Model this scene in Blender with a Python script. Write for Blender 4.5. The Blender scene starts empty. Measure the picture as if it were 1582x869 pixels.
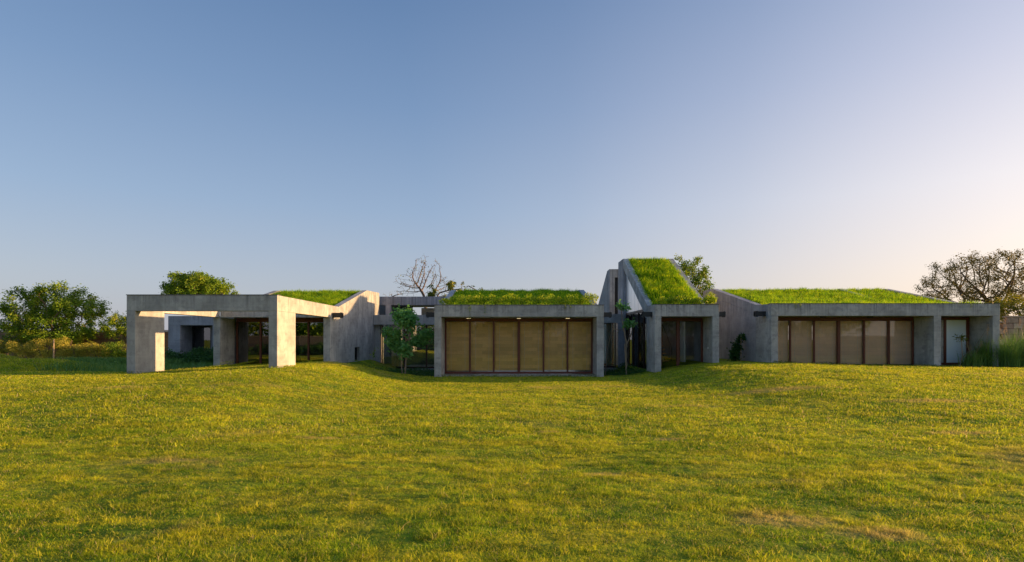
import bpy, bmesh, math, random
import numpy as np
from mathutils import Vector, noise as mnoise
R = math.radians
rng = np.random.default_rng(7)
random.seed(7)
SC = bpy.context.scene
COL = SC.collection

# ------------------------------------------------------------------ camera
cam_d = bpy.data.cameras.new('camera'); cam = bpy.data.objects.new('camera', cam_d); COL.objects.link(cam)
cam.location = (0, 0, 1.75); cam.rotation_euler = (R(90), 0, 0)
cam_d.sensor_width = 36; cam_d.lens = 36 * 858 / 1582.0
cam_d.shift_y = 0.0572; cam_d.clip_start = 0.1; cam_d.clip_end = 6000
SC.camera = cam

# ------------------------------------------------------------------ sky, sun, exposure
EXPO = 2.0
SKY_GAIN = 1.3 / 2 ** EXPO
SUN_AZ, SUN_EL = 83.5, 8.6          # degrees clockwise from the view axis (+Y), above the horizon
SUN_DIR = Vector((math.sin(R(SUN_AZ)) * math.cos(R(SUN_EL)), math.cos(R(SUN_AZ)) * math.cos(R(SUN_EL)), math.sin(R(SUN_EL))))
W = bpy.data.worlds.new('World'); SC.world = W; W.use_nodes = True
nt = W.node_tree; nt.nodes.clear()
sky = nt.nodes.new('ShaderNodeTexSky'); sky.sky_type = 'NISHITA'; sky.sun_disc = False
sky.sun_elevation = R(SUN_EL); sky.sun_rotation = R(SUN_AZ)
sky.air_density = 1.0; sky.dust_density = 2.2; sky.ozone_density = 2.0; sky.altitude = 100
def wn(ty, **kw):
    d = nt.nodes.new(ty)
    for k, v in kw.items(): setattr(d, k, v)
    return d
def wramp(f, stops):
    d = wn('ShaderNodeValToRGB'); e = d.color_ramp.elements
    while len(e) < len(stops): e.new(.5)
    for i, (p, c) in enumerate(stops): e[i].position = p; e[i].color = (*c, 1)
    nt.links.new(f, d.inputs[0]); return d.outputs[0]
def wmix(f, a, b):
    d = wn('ShaderNodeMix', data_type='RGBA')
    for i, v in ((0, f), (6, a), (7, b)):
        if isinstance(v, float): d.inputs[i].default_value = v
        else: nt.links.new(v, d.inputs[i])
    return d.outputs[2]
tc = wn('ShaderNodeTexCoord'); sx = wn('ShaderNodeSeparateXYZ'); nt.links.new(tc.outputs['Generated'], sx.inputs[0])
# hazy evening air: colour by height above the horizon (z = sine of elevation), away from and towards the sun
SKY_FAR = [(0, (.405, .40, .46)), (.10, (.35, .38, .465)), (.22, (.25, .33, .47)), (.38, (.155, .24, .40)), (.54, (.09, .165, .32)), (.8, (.12, .23, .42)), (1, (.13, .23, .42))]
SKY_SUN = [(0, (.92, .70, .56)), (.10, (.88, .70, .60)), (.22, (.80, .70, .68)), (.38, (.55, .53, .62)), (.54, (.32, .37, .52)), (.8, (.2, .28, .46)), (1, (.13, .23, .42))]
far = wramp(sx.outputs['Z'], SKY_FAR); nears = wramp(sx.outputs['Z'], SKY_SUN)
dp = wn('ShaderNodeVectorMath', operation='DOT_PRODUCT'); nt.links.new(tc.outputs['Generated'], dp.inputs[0]); dp.inputs[1].default_value = SUN_DIR
gf = wramp(dp.outputs['Value'], [(0, (0, 0, 0)), (.25, (.13, .13, .13)), (.5, (.4, .4, .4)), (.75, (.85, .85, .85)), (.85, (1, 1, 1))])
au = wramp(dp.outputs['Value'], [(0, (0, 0, 0)), (.78, (0, 0, 0)), (.9, (.3, .22, .13)), (.97, (.9, .62, .36)), (1, (2.6, 1.8, 1.0))])
grad0 = wmix(gf, far, nears)
ga = wn('ShaderNodeVectorMath', operation='ADD'); nt.links.new(grad0, ga.inputs[0]); nt.links.new(au, ga.inputs[1]); grad = ga.outputs[0]
sc_ = wn('ShaderNodeVectorMath', operation='SCALE'); nt.links.new(grad, sc_.inputs[0]); sc_.inputs['Scale'].default_value = SKY_GAIN
b1 = wn('ShaderNodeBackground'); b1.inputs['Strength'].default_value = .8; nt.links.new(sc_.outputs[0], b1.inputs[0])
b2 = wn('ShaderNodeBackground'); b2.inputs['Strength'].default_value = .055 * .25; nt.links.new(sky.outputs[0], b2.inputs[0])
ad = wn('ShaderNodeAddShader'); wo = wn('ShaderNodeOutputWorld')
nt.links.new(b1.outputs[0], ad.inputs[0]); nt.links.new(b2.outputs[0], ad.inputs[1]); nt.links.new(ad.outputs[0], wo.inputs[0])
sl = bpy.data.lights.new('sun', 'SUN'); sl.energy = 2.4; sl.angle = R(0.6); sl.color = (1.0, 0.60, 0.26)
so = bpy.data.objects.new('sun', sl); COL.objects.link(so)
so.rotation_euler = SUN_DIR.to_track_quat('Z', 'Y').to_euler(); so.location = (40, 10, 20)
SC.view_settings.view_transform = 'Standard'; SC.view_settings.look = 'None'
SC.view_settings.exposure = EXPO; SC.view_settings.gamma = 1.0
SC.render.engine = 'CYCLES'
SC.cycles.max_bounces = 8; SC.cycles.transparent_max_bounces = 24

# ------------------------------------------------------------------ materials
class NT:
    def __init__(s, name):
        s.m = bpy.data.materials.new(name); s.m.use_nodes = True; s.t = s.m.node_tree; s.t.nodes.clear()
        s.out = s.n('ShaderNodeOutputMaterial')
    def n(s, ty, **kw):
        d = s.t.nodes.new(ty)
        for k, v in kw.items():
            if isinstance(k, str) and hasattr(d, k): setattr(d, k, v)
        return d
    def l(s, a, b): s.t.links.new(a, b)
    def pos(s, sc=(1, 1, 1)):
        g = s.n('ShaderNodeNewGeometry'); m = s.n('ShaderNodeMapping'); m.inputs['Scale'].default_value = sc
        s.l(g.outputs['Position'], m.inputs['Vector']); return m.outputs[0]
    def noise(s, vec, scale, detail=4, rough=.55, dist=0):
        d = s.n('ShaderNodeTexNoise'); d.inputs['Scale'].default_value = scale; d.inputs['Detail'].default_value = detail
        d.inputs['Roughness'].default_value = rough; d.inputs['Distortion'].default_value = dist
        if vec is not None: s.l(vec, d.inputs['Vector'])
        return d.outputs['Fac']
    def ramp(s, f, stops):
        d = s.n('ShaderNodeValToRGB'); e = d.color_ramp.elements
        while len(e) < len(stops): e.new(.5)
        for i, (p, c) in enumerate(stops):
            e[i].position = p; e[i].color = (c, c, c, 1) if isinstance(c, (int, float)) else (*c, 1)
        s.l(f, d.inputs[0]); return d.outputs[0]
    def mix(s, f, a, b, mode='MIX'):
        d = s.n('ShaderNodeMix', data_type='RGBA', blend_type=mode)
        for i, v in ((0, f), (6, a), (7, b)):
            if isinstance(v, (int, float)): d.inputs[i].default_value = v
            elif isinstance(v, tuple): d.inputs[i].default_value = (*v, 1)
            else: s.l(v, d.inputs[i])
        return d.outputs[2]
    def math(s, op, a, b=0):
        d = s.n('ShaderNodeMath', operation=op)
        for i, v in ((0, a), (1, b)):
            if isinstance(v, (int, float)): d.inputs[i].default_value = v
            else: s.l(v, d.inputs[i])
        return d.outputs[0]
    def bump(s, h, strength=.3, dist=.02):
        d = s.n('ShaderNodeBump'); d.inputs['Strength'].default_value = strength; d.inputs['Distance'].default_value = dist
        s.l(h, d.inputs['Height']); return d.outputs[0]
    def pbr(s, col, rough=.8, normal=None, metal=0, spec=.4):
        p = s.n('ShaderNodeBsdfPrincipled')
        if isinstance(col, tuple): p.inputs['Base Color'].default_value = (*col, 1)
        else: s.l(col, p.inputs['Base Color'])
        if isinstance(rough, (int, float)): p.inputs['Roughness'].default_value = rough
        else: s.l(rough, p.inputs['Roughness'])
        p.inputs['Metallic'].default_value = metal; p.inputs['Specular IOR Level'].default_value = spec
        if normal is not None: s.l(normal, p.inputs['Normal'])
        s.l(p.outputs[0], s.out.inputs[0]); return s.m

def mat_concrete(name, base, dark, seed=0, blotch=.5):
    s = NT(name); v = s.pos()
    off = s.n('ShaderNodeVectorMath', operation='ADD'); off.inputs[1].default_value = (seed * 7.3, seed * 3.1, seed * 5.7); s.l(v, off.inputs[0]); v = off.outputs[0]
    big = s.noise(v, .9, 5, .6, .3)
    st = s.n('ShaderNodeMapping'); st.inputs['Scale'].default_value = (5, 5, .35); s.l(v, st.inputs[0])
    streak = s.noise(st.outputs[0], 1.6, 5, .65)
    hz = s.n('ShaderNodeMapping'); hz.inputs['Scale'].default_value = (.5, .5, 7.0); s.l(v, hz.inputs[0])
    lines = s.noise(hz.outputs[0], 1.5, 3, .5)
    worm = s.noise(v, 2.6, 8, .74, .5)
    c = s.mix(s.ramp(big, [(.35, 0), (.65, 1)]), tuple(x * .68 for x in base), tuple(x * 1.14 for x in base))
    c = s.mix(s.math('MULTIPLY', s.ramp(streak, [(.40, 1), (.6, 0)]), .26), c, dark)
    c = s.mix(s.math('MULTIPLY', s.ramp(worm, [(.49, 0), (.60, 1)]), blotch), c, dark)
    c = s.mix(s.math('MULTIPLY', s.ramp(lines, [(.5, 0), (.68, 1)]), .2), c, tuple(x * 1.2 for x in base))
    g = s.n('ShaderNodeNewGeometry'); sz = s.n('ShaderNodeSeparateXYZ'); s.l(g.outputs['Position'], sz.inputs[0])
    dm = s.n('ShaderNodeMapping'); dm.inputs['Scale'].default_value = (7, 7, .12); s.l(v, dm.inputs[0])
    drip = s.math('MULTIPLY', s.ramp(s.noise(dm.outputs[0], 1.3, 5, .7), [(.5, 0), (.62, 1)]), s.ramp(s.math('SUBTRACT', sz.outputs[2], 2.6), [(0, 0), (.3, .25), (.76, 1)]))
    c = s.mix(s.math('MULTIPLY', drip, .8), c, tuple(x * .7 for x in dark))
    fine = s.noise(v, 45, 4, .7)
    c = s.mix(.35, c, s.ramp(fine, [(.3, .35), (.7, .65)]), 'OVERLAY')
    vor = s.n('ShaderNodeTexVoronoi'); vor.inputs['Scale'].default_value = 4.0; s.l(v, vor.inputs['Vector'])
    pits = s.ramp(vor.outputs['Distance'], [(.05, 0), (.09, 1)])
    c = s.mix(s.math('SUBTRACT', 1.0, pits), c, dark)
    h = s.math('ADD', s.math('MULTIPLY', fine, .3), s.math('MULTIPLY', worm, .7))
    return s.pbr(c, .82, s.bump(h, .35, .015), spec=.3)

CONC = mat_concrete('concrete_grey', (.45, .44, .415), (.23, .225, .22))
CONC_B = mat_concrete('concrete_weathered', (.46, .455, .435), (.20, .20, .20), 3, .6)
CONC_SHADE = mat_concrete('concrete_cool_shade', (.36, .37, .40), (.20, .21, .23), 5, .4)  # same concrete made bluer and darker, cool shade put into its colour
def mat_wood(name, col, dark):
    s = NT(name); v = s.pos((14, 14, .8)); f = s.noise(v, 2.5, 4, .6)
    return s.pbr(s.mix(f, dark, col), .45, s.bump(f, .15, .005))
WOOD = mat_wood('red_brown_timber', (.20, .055, .03), (.075, .022, .014))
WOODD = mat_wood('dark_timber', (.045, .016, .012), (.02, .009, .008))
TREAD = mat_wood('oak_tread', (.9, .55, .2), (.7, .4, .13))
def simple(name, col, rough=.6, metal=0, nscale=12, var=.25):
    s = NT(name); f = s.noise(s.pos(), nscale, 4, .6)
    return s.pbr(s.mix(f, tuple(c * (1 - var) for c in col), tuple(c * (1 + var) for c in col)), rough, metal=metal)
COPE = simple('dark_coping', (.09, .09, .092), .7)
METAL = simple('black_metal', (.025, .027, .03), .45)
PALE = simple('white_ribbed_sheet', (.92, .92, .92), .3, metal=.75, var=.02)
WHITE = simple('white_render', (.72, .73, .72), .7, var=.06)
CURTAIN = simple('pale_curtain', (.80, .84, .79), .8, var=.1)
FLOOR = simple('stone_floor', (.42, .40, .37), .35, var=.12)
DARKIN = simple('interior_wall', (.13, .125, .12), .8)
CORD = simple('white_cord', (.75, .74, .7), .6, var=.03)
LAMPM = simple('cream_lamp_glass', (.85, .75, .5), .3, var=.03)
for _n in LAMPM.node_tree.nodes:
    if _n.type == 'BSDF_PRINCIPLED': _n.inputs['Emission Color'].default_value = (1, .78, .42, 1); _n.inputs['Emission Strength'].default_value = .22
SOIL = simple('soil', (.05, .038, .028), .95, nscale=8, var=.5)
def mat_glass(name, ior=2.0, tint=(.80, .85, .82)):
    s = NT(name); fr = s.n('ShaderNodeFresnel'); fr.inputs['IOR'].default_value = ior
    tr = s.n('ShaderNodeBsdfTransparent'); tr.inputs[0].default_value = (*tint, 1)
    gl = s.n('ShaderNodeBsdfGlossy'); gl.inputs['Roughness'].default_value = .01
    nz = s.noise(s.pos((1, 1, 1)), .9, 2, .5); s.l(s.bump(nz, .06, .02), gl.inputs['Normal'])
    mx = s.n('ShaderNodeMixShader'); s.l(fr.outputs[0], mx.inputs[0]); s.l(tr.outputs[0], mx.inputs[1]); s.l(gl.outputs[0], mx.inputs[2])
    s.l(mx.outputs[0], s.out.inputs[0]); return s.m
GLASS = mat_glass('window_glass', 2.8)
GLASS_B = mat_glass('window_glass_clear', 1.48, (1, 1, .99))
def mat_blind(name, a, b, patch):
    s = NT(name); g = s.n('ShaderNodeNewGeometry'); sp = s.n('ShaderNodeSeparateXYZ'); s.l(g.outputs['Position'], sp.inputs[0])
    cb = s.n('ShaderNodeCombineXYZ'); s.l(sp.outputs[0], cb.inputs[0]); s.l(sp.outputs[2], cb.inputs[1])
    br = s.n('ShaderNodeTexBrick'); s.l(cb.outputs[0], br.inputs['Vector']); br.inputs['Scale'].default_value = 1.0
    br.inputs['Brick Width'].default_value = .62; br.inputs['Row Height'].default_value = .17; br.inputs['Mortar Size'].default_value = .004
    br.inputs['Color1'].default_value = (*[x * (1 - patch) for x in a], 1); br.inputs['Color2'].default_value = (*[x * (1 + patch) for x in a], 1)
    br.inputs['Mortar'].default_value = (*b, 1); br.offset = .37
    n1 = s.noise(s.pos((.4, .4, 14)), 3, 4, .7)
    n2 = s.noise(s.pos((60, 60, 1.5)), 2, 2, .5)
    n3 = s.noise(s.pos((1.3, 1.3, 4)), 1.5, 4, .6)
    c = s.mix(s.math('MULTIPLY', s.ramp(n1, [(.4, 1), (.62, 0)]), .4), br.outputs['Color'], b)
    c = s.mix(s.math('MULTIPLY', s.ramp(n2, [(.35, 1), (.6, 0)]), .3), c, b)
    c = s.mix(s.math('MULTIPLY', s.ramp(n3, [(.4, 1), (.7, 0)]), .2), c, b)
    s.pbr(c, .7, s.bump(n1, .3, .01)); p = s.out.inputs[0].links[0].from_node; t = s.n('ShaderNodeBsdfTranslucent'); s.l(c, t.inputs[0]); mx = s.n('ShaderNodeMixShader'); mx.inputs[0].default_value = .12; s.l(p.outputs[0], mx.inputs[1]); s.l(t.outputs[0], mx.inputs[2]); s.l(mx.outputs[0], s.out.inputs[0]); return s.m
BLIND = mat_blind('bamboo_blind', (1.0, .68, .28), (.78, .47, .17), .2)
BLIND_B = mat_blind('reed_blind', (1.0, .71, .48), (.80, .56, .37), .07)

def mat_leaf(name, cols, trans=.35, nscale=.8, rough=.55):
    """cols: list of colours picked leaf by leaf through the attribute 'tone'"""
    s = NT(name); a = s.n('ShaderNodeAttribute'); a.attribute_name = 'tone'
    n = len(cols)
    f = s.math('ADD', s.math('MULTIPLY', a.outputs['Fac'], .5), s.math('MULTIPLY', s.ramp(s.noise(s.pos(), nscale, 4, .65), [(.35, 0), (.65, 1)]), .5))
    c = s.ramp(f, [(i / max(1, n - 1), k) for i, k in enumerate(cols)])
    p = s.n('ShaderNodeBsdfPrincipled'); s.l(c, p.inputs['Base Color']); p.inputs['Roughness'].default_value = rough; p.inputs['Specular IOR Level'].default_value = .25
    t = s.n('ShaderNodeBsdfTranslucent'); s.l(s.mix(1.0, c, (1.0, 1.0, .6), 'MULTIPLY'), t.inputs[0])
    mx = s.n('ShaderNodeMixShader'); mx.inputs[0].default_value = trans; s.l(p.outputs[0], mx.inputs[1]); s.l(t.outputs[0], mx.inputs[2])
    s.l(mx.outputs[0], s.out.inputs[0]); return s.m
def mat_lawn(name, blade=True):
    s = NT(name); v = s.pos()
    n1 = s.noise(v, .28, 5, .65, .5); n2 = s.noise(s.pos((.55, 1.5, 1)), 1.1, 5, .7, .4); n3 = s.noise(v, 7, 3, .6); n5 = s.noise(s.pos((.75, 1.25, 1)), 3.4, 4, .7, .5); n4 = s.noise(s.pos((.5, 1.2, 1)), .33, 4, .7, .6)
    g1, g2, yel, dry = (.16, .35, .008), (.44, .60, .012), (.76, .73, .020), (.62, .47, .18)
    c = s.mix(s.ramp(n1, [(.40, 0), (.56, 1)]), g1, g2)
    c = s.mix(s.math('MULTIPLY', s.ramp(n2, [(.44, 0), (.60, 1)]), .9), c, yel)
    c = s.mix(s.math('MULTIPLY', s.ramp(n5, [(.42, 1), (.58, 0)]), .6), c, (.06, .14, .006))
    if blade:
        a = s.n('ShaderNodeAttribute'); a.attribute_name = 'tone'
        c = s.mix(s.ramp(a.outputs['Fac'], [(.0, .0), (.5, .0), (.9, .8)]), c, (.82, .72, .07))
        c = s.mix(s.ramp(a.outputs['Fac'], [(.0, .85), (.4, .0)]), c, (.05, .11, .008))
        c = s.mix(s.ramp(a.outputs['Fac'], [(.93, .0), (.95, .9)]), c, (.6, .45, .24))
    d = s.ramp(n4, [(.58, 0), (.68, .8)])
    for (px, py, rx, ry) in ((7.9, 16.6, 1.9, .45), (10.8, 14.2, 1.5, .3), (2.8, 9.9, .35, .2), (8.4, 10.4, .8, .22), (2.6, 5.35, .62, .3), (3.3, 5.0, .5, .22), (-4.9, 7.9, .6, .2), (.7, 10.6, .3, .14), (-3.4, 9.8, .5, .16), (1.2, 7.2, .35, .16)):
        mp = s.n('ShaderNodeMapping'); mp.inputs['Location'].default_value = (-px / rx, -py / ry, 0); mp.inputs['Scale'].default_value = (1 / rx, 1 / ry, 0); s.l(v, mp.inputs[0])
        ln = s.n('ShaderNodeVectorMath', operation='LENGTH'); s.l(mp.outputs[0], ln.inputs[0])
        q = s.math('ADD', ln.outputs['Value'], s.math('MULTIPLY', s.math('SUBTRACT', n3, .5), 2.2)); d = s.math('MAXIMUM', d, s.ramp(q, [(.55, 1), (1, 0)]))
    d = s.math('MULTIPLY', d, s.ramp(n3, [(.33, .35), (.6, 1)]))
    c = s.mix(s.math('MULTIPLY', d, .8), c, dry)
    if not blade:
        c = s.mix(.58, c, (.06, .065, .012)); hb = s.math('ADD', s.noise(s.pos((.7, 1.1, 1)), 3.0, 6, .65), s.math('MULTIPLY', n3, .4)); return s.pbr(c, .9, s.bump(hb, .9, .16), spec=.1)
    p = s.n('ShaderNodeBsdfPrincipled'); s.l(c, p.inputs['Base Color']); p.inputs['Roughness'].default_value = .6; p.inputs['Specular IOR Level'].default_value = .2
    t = s.n('ShaderNodeBsdfTranslucent'); s.l(c, t.inputs[0])
    mx = s.n('ShaderNodeMixShader'); mx.inputs[0].default_value = .5; s.l(p.outputs[0], mx.inputs[1]); s.l(t.outputs[0], mx.inputs[2])
    s.l(mx.outputs[0], s.out.inputs[0]); return s.m
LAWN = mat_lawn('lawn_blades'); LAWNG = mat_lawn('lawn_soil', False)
ROOFG = mat_leaf('roof_grass_blades', [(.035, .11, .006), (.16, .36, .010), (.38, .56, .014), (.68, .68, .03)], .55, 2.2)
SHRUBL = mat_leaf('roof_shrub_leaf', [(.04, .10, .006), (.19, .34, .012), (.42, .50, .025), (.66, .60, .05)], .45, 1.5)
LEAF_T = mat_leaf('acacia_leaf', [(.04, .10, .008), (.11, .22, .014), (.25, .34, .02), (.50, .46, .04)], .35, .5)
LEAF_Y = mat_leaf('yellowing_leaf', [(.07, .10, .012), (.19, .21, .02), (.36, .32, .04), (.45, .32, .06)], .35, .7)
LEAF_D = mat_leaf('dark_leaf', [(.02, .06, .015), (.045, .13, .028), (.10, .2, .04)], .3, 2)
LEAF_G = mat_leaf('broad_leaf', [(.08, .22, .06), (.16, .38, .11), (.30, .52, .17)], .45, 2)
LEAF_B = mat_leaf('backlit_brown_leaf', [(.06, .055, .018), (.15, .13, .03), (.27, .22, .05)], .3, .6)  # browned leaf colour stands in for the crown being backlit
LEAF_S = mat_leaf('sparse_leaf', [(.06, .09, .014), (.15, .19, .025), (.28, .28, .035)], .3, .6)
LEAF_BUSH = mat_leaf('bush_leaf', [(.13, .15, .02), (.34, .34, .04), (.58, .50, .09), (.66, .46, .10)], .3, .5)
REED = mat_leaf('reed_blade', [(.06, .15, .035), (.14, .27, .06), (.26, .38, .09)], .3, .8)
PLUME = simple('seed_plume', (.5, .34, .2), .9)
BARK = simple('bark', (.16, .11, .075), .9, nscale=9, var=.4)
BARKP = simple('pale_bark', (.32, .24, .17), .85, nscale=14, var=.3)
STAKE = simple('stake_wood', (.45, .32, .2), .85)
def mat_stone(name, cols):
    s = NT(name); o = s.n('ShaderNodeObjectInfo'); a = s.n('ShaderNodeAttribute'); a.attribute_name = 'tone'
    f = s.math('FRACT', s.math('ADD', o.outputs['Random'], a.outputs['Fac']))
    c = s.ramp(f, [(i / (len(cols) - 1), k) for i, k in enumerate(cols)])
    n = s.noise(s.pos(), 6, 6, .65)
    c = s.mix(.6, c, s.ramp(n, [(.3, .3), (.7, .7)]), 'OVERLAY')
    return s.pbr(c, .9, s.bump(n, .5, .02), spec=.2)
STONE = mat_stone('stone_block', [(.30, .22, .165), (.42, .32, .24), (.36, .25, .19), (.46, .37, .29)])
STONE_R = mat_stone('red_stone_block', [(.20, .11, .07), (.30, .17, .11), (.24, .15, .10), (.33, .22, .15)])
MORTAR = simple('mortar', (.16, .13, .10), .95)

# ------------------------------------------------------------------ object helpers
def empty(name, loc, label, cat, group=None):
    o = bpy.data.objects.new(name, None); o.location = loc; COL.objects.link(o)
    o['label'] = label; o['category'] = cat
    if group: o['group'] = group
    return o
def base_of(p):
    v = Vector((0, 0, 0))
    while p is not None: v += p.location; p = p.parent
    return v
def mesh_np(name, V, F, mat, parent=None, tone=None, kind=None, label=None, smooth=False):
    """V world coordinates, F (n,3) or (n,4) array or list"""
    V = np.asarray(V, dtype=np.float64)
    if parent is not None: V = V - np.array(base_of(parent))
    me = bpy.data.meshes.new(name)
    if isinstance(F, np.ndarray):
        n, k = F.shape
        me.vertices.add(len(V)); me.vertices.foreach_set('co', V.astype(np.float32).ravel())
        me.loops.add(n * k); me.loops.foreach_set('vertex_index', F.astype(np.int32).ravel())
        me.polygons.add(n); me.polygons.foreach_set('loop_start', np.arange(0, n * k, k, dtype=np.int32))
        me.update(calc_edges=True); me.validate()
    else:
        me.from_pydata([tuple(v) for v in V], [], F); me.update()
    if tone is not None:
        at = me.attributes.new('tone', 'FLOAT', 'FACE'); at.data.foreach_set('value', np.asarray(tone, dtype=np.float32))
    if smooth: me.polygons.foreach_set('use_smooth', [True] * len(me.polygons))
    me.materials.append(mat)
    o = bpy.data.objects.new(name, me); COL.objects.link(o)
    if parent is not None: o.parent = parent
    if kind: o['kind'] = kind
    if label: o['label'] = label
    return o
class MB:
    def __init__(s): s.v = []; s.f = []
    def box(s, x0, x1, y0, y1, z0, z1):
        b = len(s.v); s.v += [(x, y, z) for z in (z0, z1) for y in (y0, y1) for x in (x0, x1)]
        s.f += [tuple(b + i for i in q) for q in ((0, 2, 3, 1), (4, 5, 7, 6), (0, 1, 5, 4), (2, 6, 7, 3), (0, 4, 6, 2), (1, 3, 7, 5))]
        return s
    def prism_x(s, poly, x0, x1):
        n = len(poly); b = len(s.v); s.v += [(x0, y, z) for y, z in poly] + [(x1, y, z) for y, z in poly]
        s.f.append(tuple(b + i for i in range(n))); s.f.append(tuple(b + n + i for i in reversed(range(n))))
        for i in range(n): j = (i + 1) % n; s.f.append((b + i, b + n + i, b + n + j, b + j))
        return s
    def tube(s, pts, rads, k=6):
        b = len(s.v); n = len(pts)
        for i, p in enumerate(pts):
            p = Vector(p); d = (Vector(pts[min(i + 1, n - 1)]) - Vector(pts[max(i - 1, 0)])).normalized()
            u = d.orthogonal().normalized(); w = d.cross(u)
            for j in range(k):
                a = 2 * math.pi * j / k; s.v.append(tuple(p + (u * math.cos(a) + w * math.sin(a)) * rads[i]))
        for i in range(n - 1):
            for j in range(k):
                s.f.append((b + i * k + j, b + i * k + (j + 1) % k, b + (i + 1) * k + (j + 1) % k, b + (i + 1) * k + j))
        s.f.append(tuple(b + j for j in reversed(range(k)))); s.f.append(tuple(b + (n - 1) * k + j for j in range(k)))
        return s
    def build(s, name, mat, parent=None, bevel=0, **kw):
        V = np.array(s.v, dtype=float)
        o = mesh_np(name, V, s.f, mat, parent, **kw)
        bm = bmesh.new(); bm.from_mesh(o.data); bmesh.ops.recalc_face_normals(bm, faces=bm.faces)
        if bevel: bmesh.ops.bevel(bm, geom=list(bm.edges), offset=bevel, segments=1, affect='EDGES')
        bm.to_mesh(o.data); bm.free(); return o
def box(name, mat, parent, x0, x1, y0, y1, z0, z1, bevel=.008, **kw):
    return MB().box(x0, x1, y0, y1, z0, z1).build(name, mat, parent, bevel, **kw)

# ------------------------------------------------------------------ ground
def ss(a, b, x):
    t = np.clip((x - a) / (b - a), 0, 1); return t * t * (3 - 2 * t)
def _vn(X, Y, f, seed):
    r = np.random.default_rng(seed).random((64, 64)); x = X * f; y = Y * f
    xi = np.floor(x).astype(int); yi = np.floor(y).astype(int); u = x - xi; v = y - yi; u = u * u * (3 - 2 * u); v = v * v * (3 - 2 * v)
    g = lambda a, b: r[a % 64, b % 64]
    return (g(xi, yi) * (1 - u) + g(xi + 1, yi) * u) * (1 - v) + (g(xi, yi + 1) * (1 - u) + g(xi + 1, yi + 1) * u) * v - .5
def H(X, Y):
    X = np.asarray(X, dtype=float); Y = np.asarray(Y, dtype=float)
    # left berm under the pergola
    hx = np.interp(X, [-60, -22, -17, -13.8, -11, -9, -7.6, -6.6, -5.6, -4.0], [.50, .48, .50, .50, .60, .70, .70, .52, .25, 0])
    zl = hx * ss(8, 19, Y) * (1 - ss(20.8, 24.5, Y) * ss(-13.2, -14.6, X))
    zl = zl * (1 - .75 * ss(24, 29, Y) * ss(-9, -7.5, X)) * (1 - ss(33, 38, Y))
    # right berm
    hx = np.interp(X, [4.2, 5.6, 6.7, 7.7, 9.2, 12, 15, 20, 30, 60], [0, .08, .24, .45, .66, .70, .60, .52, .50, .5])
    zr = hx * ss(10, 23.5, Y) * (1 - ss(33, 38, Y))
    z = zl + zr
    # planters between the pavilions sit lower
    z = z - .28 * ss(26.2, 28, Y) * ss(-7.6, -6.8, X) * ss(6.6, 5.6, X) * ss(60, 40, Y)
    # mounds behind the left lawn
    m = .62 * np.exp(-((Y - 30) / 2.6) ** 2) * ss(-20.3, -25.5, X)
    m2 = .9 * np.exp(-((Y - 34) / 2.2) ** 2) * ss(-28.2, -33, X)
    z = z + m + m2
    lawn = ss(2, 4, Y) * (1 - ss(24, 26, Y))
    z = z + (.10 * _vn(X, Y, .21, 1) + .055 * _vn(X + .3 * Y, Y, .62, 2) + .022 * _vn(X, Y, 1.7, 3)) * (.22 + .78 * (1 - ss(10, 20, Y)))
    return z
def axis(lo, hi, step, far):
    c = list(np.arange(lo, hi + 1e-6, step)); a, b, s = lo, hi, step
    L, Rr = [], []
    while a > -far: s *= 1.35; a -= s; L.append(a)
    s = step
    while b < far: s *= 1.35; b += s; Rr.append(b)
    return np.array(L[::-1] + c + Rr)
gx, gy = axis(-34, 34, .25, 2500), axis(0, 40, .25, 2500)
GX, GY = np.meshgrid(gx, gy); GZ = H(GX, GY)
nx, ny = len(gx), len(gy)
I = (np.arange(ny - 1)[:, None] * nx + np.arange(nx - 1)[None, :]).ravel()
ground = mesh_np('ground', np.stack([GX.ravel(), GY.ravel(), GZ.ravel()], 1), np.stack([I, I + 1, I + nx + 1, I + nx], 1), LAWNG, smooth=True, kind='structure')

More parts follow.
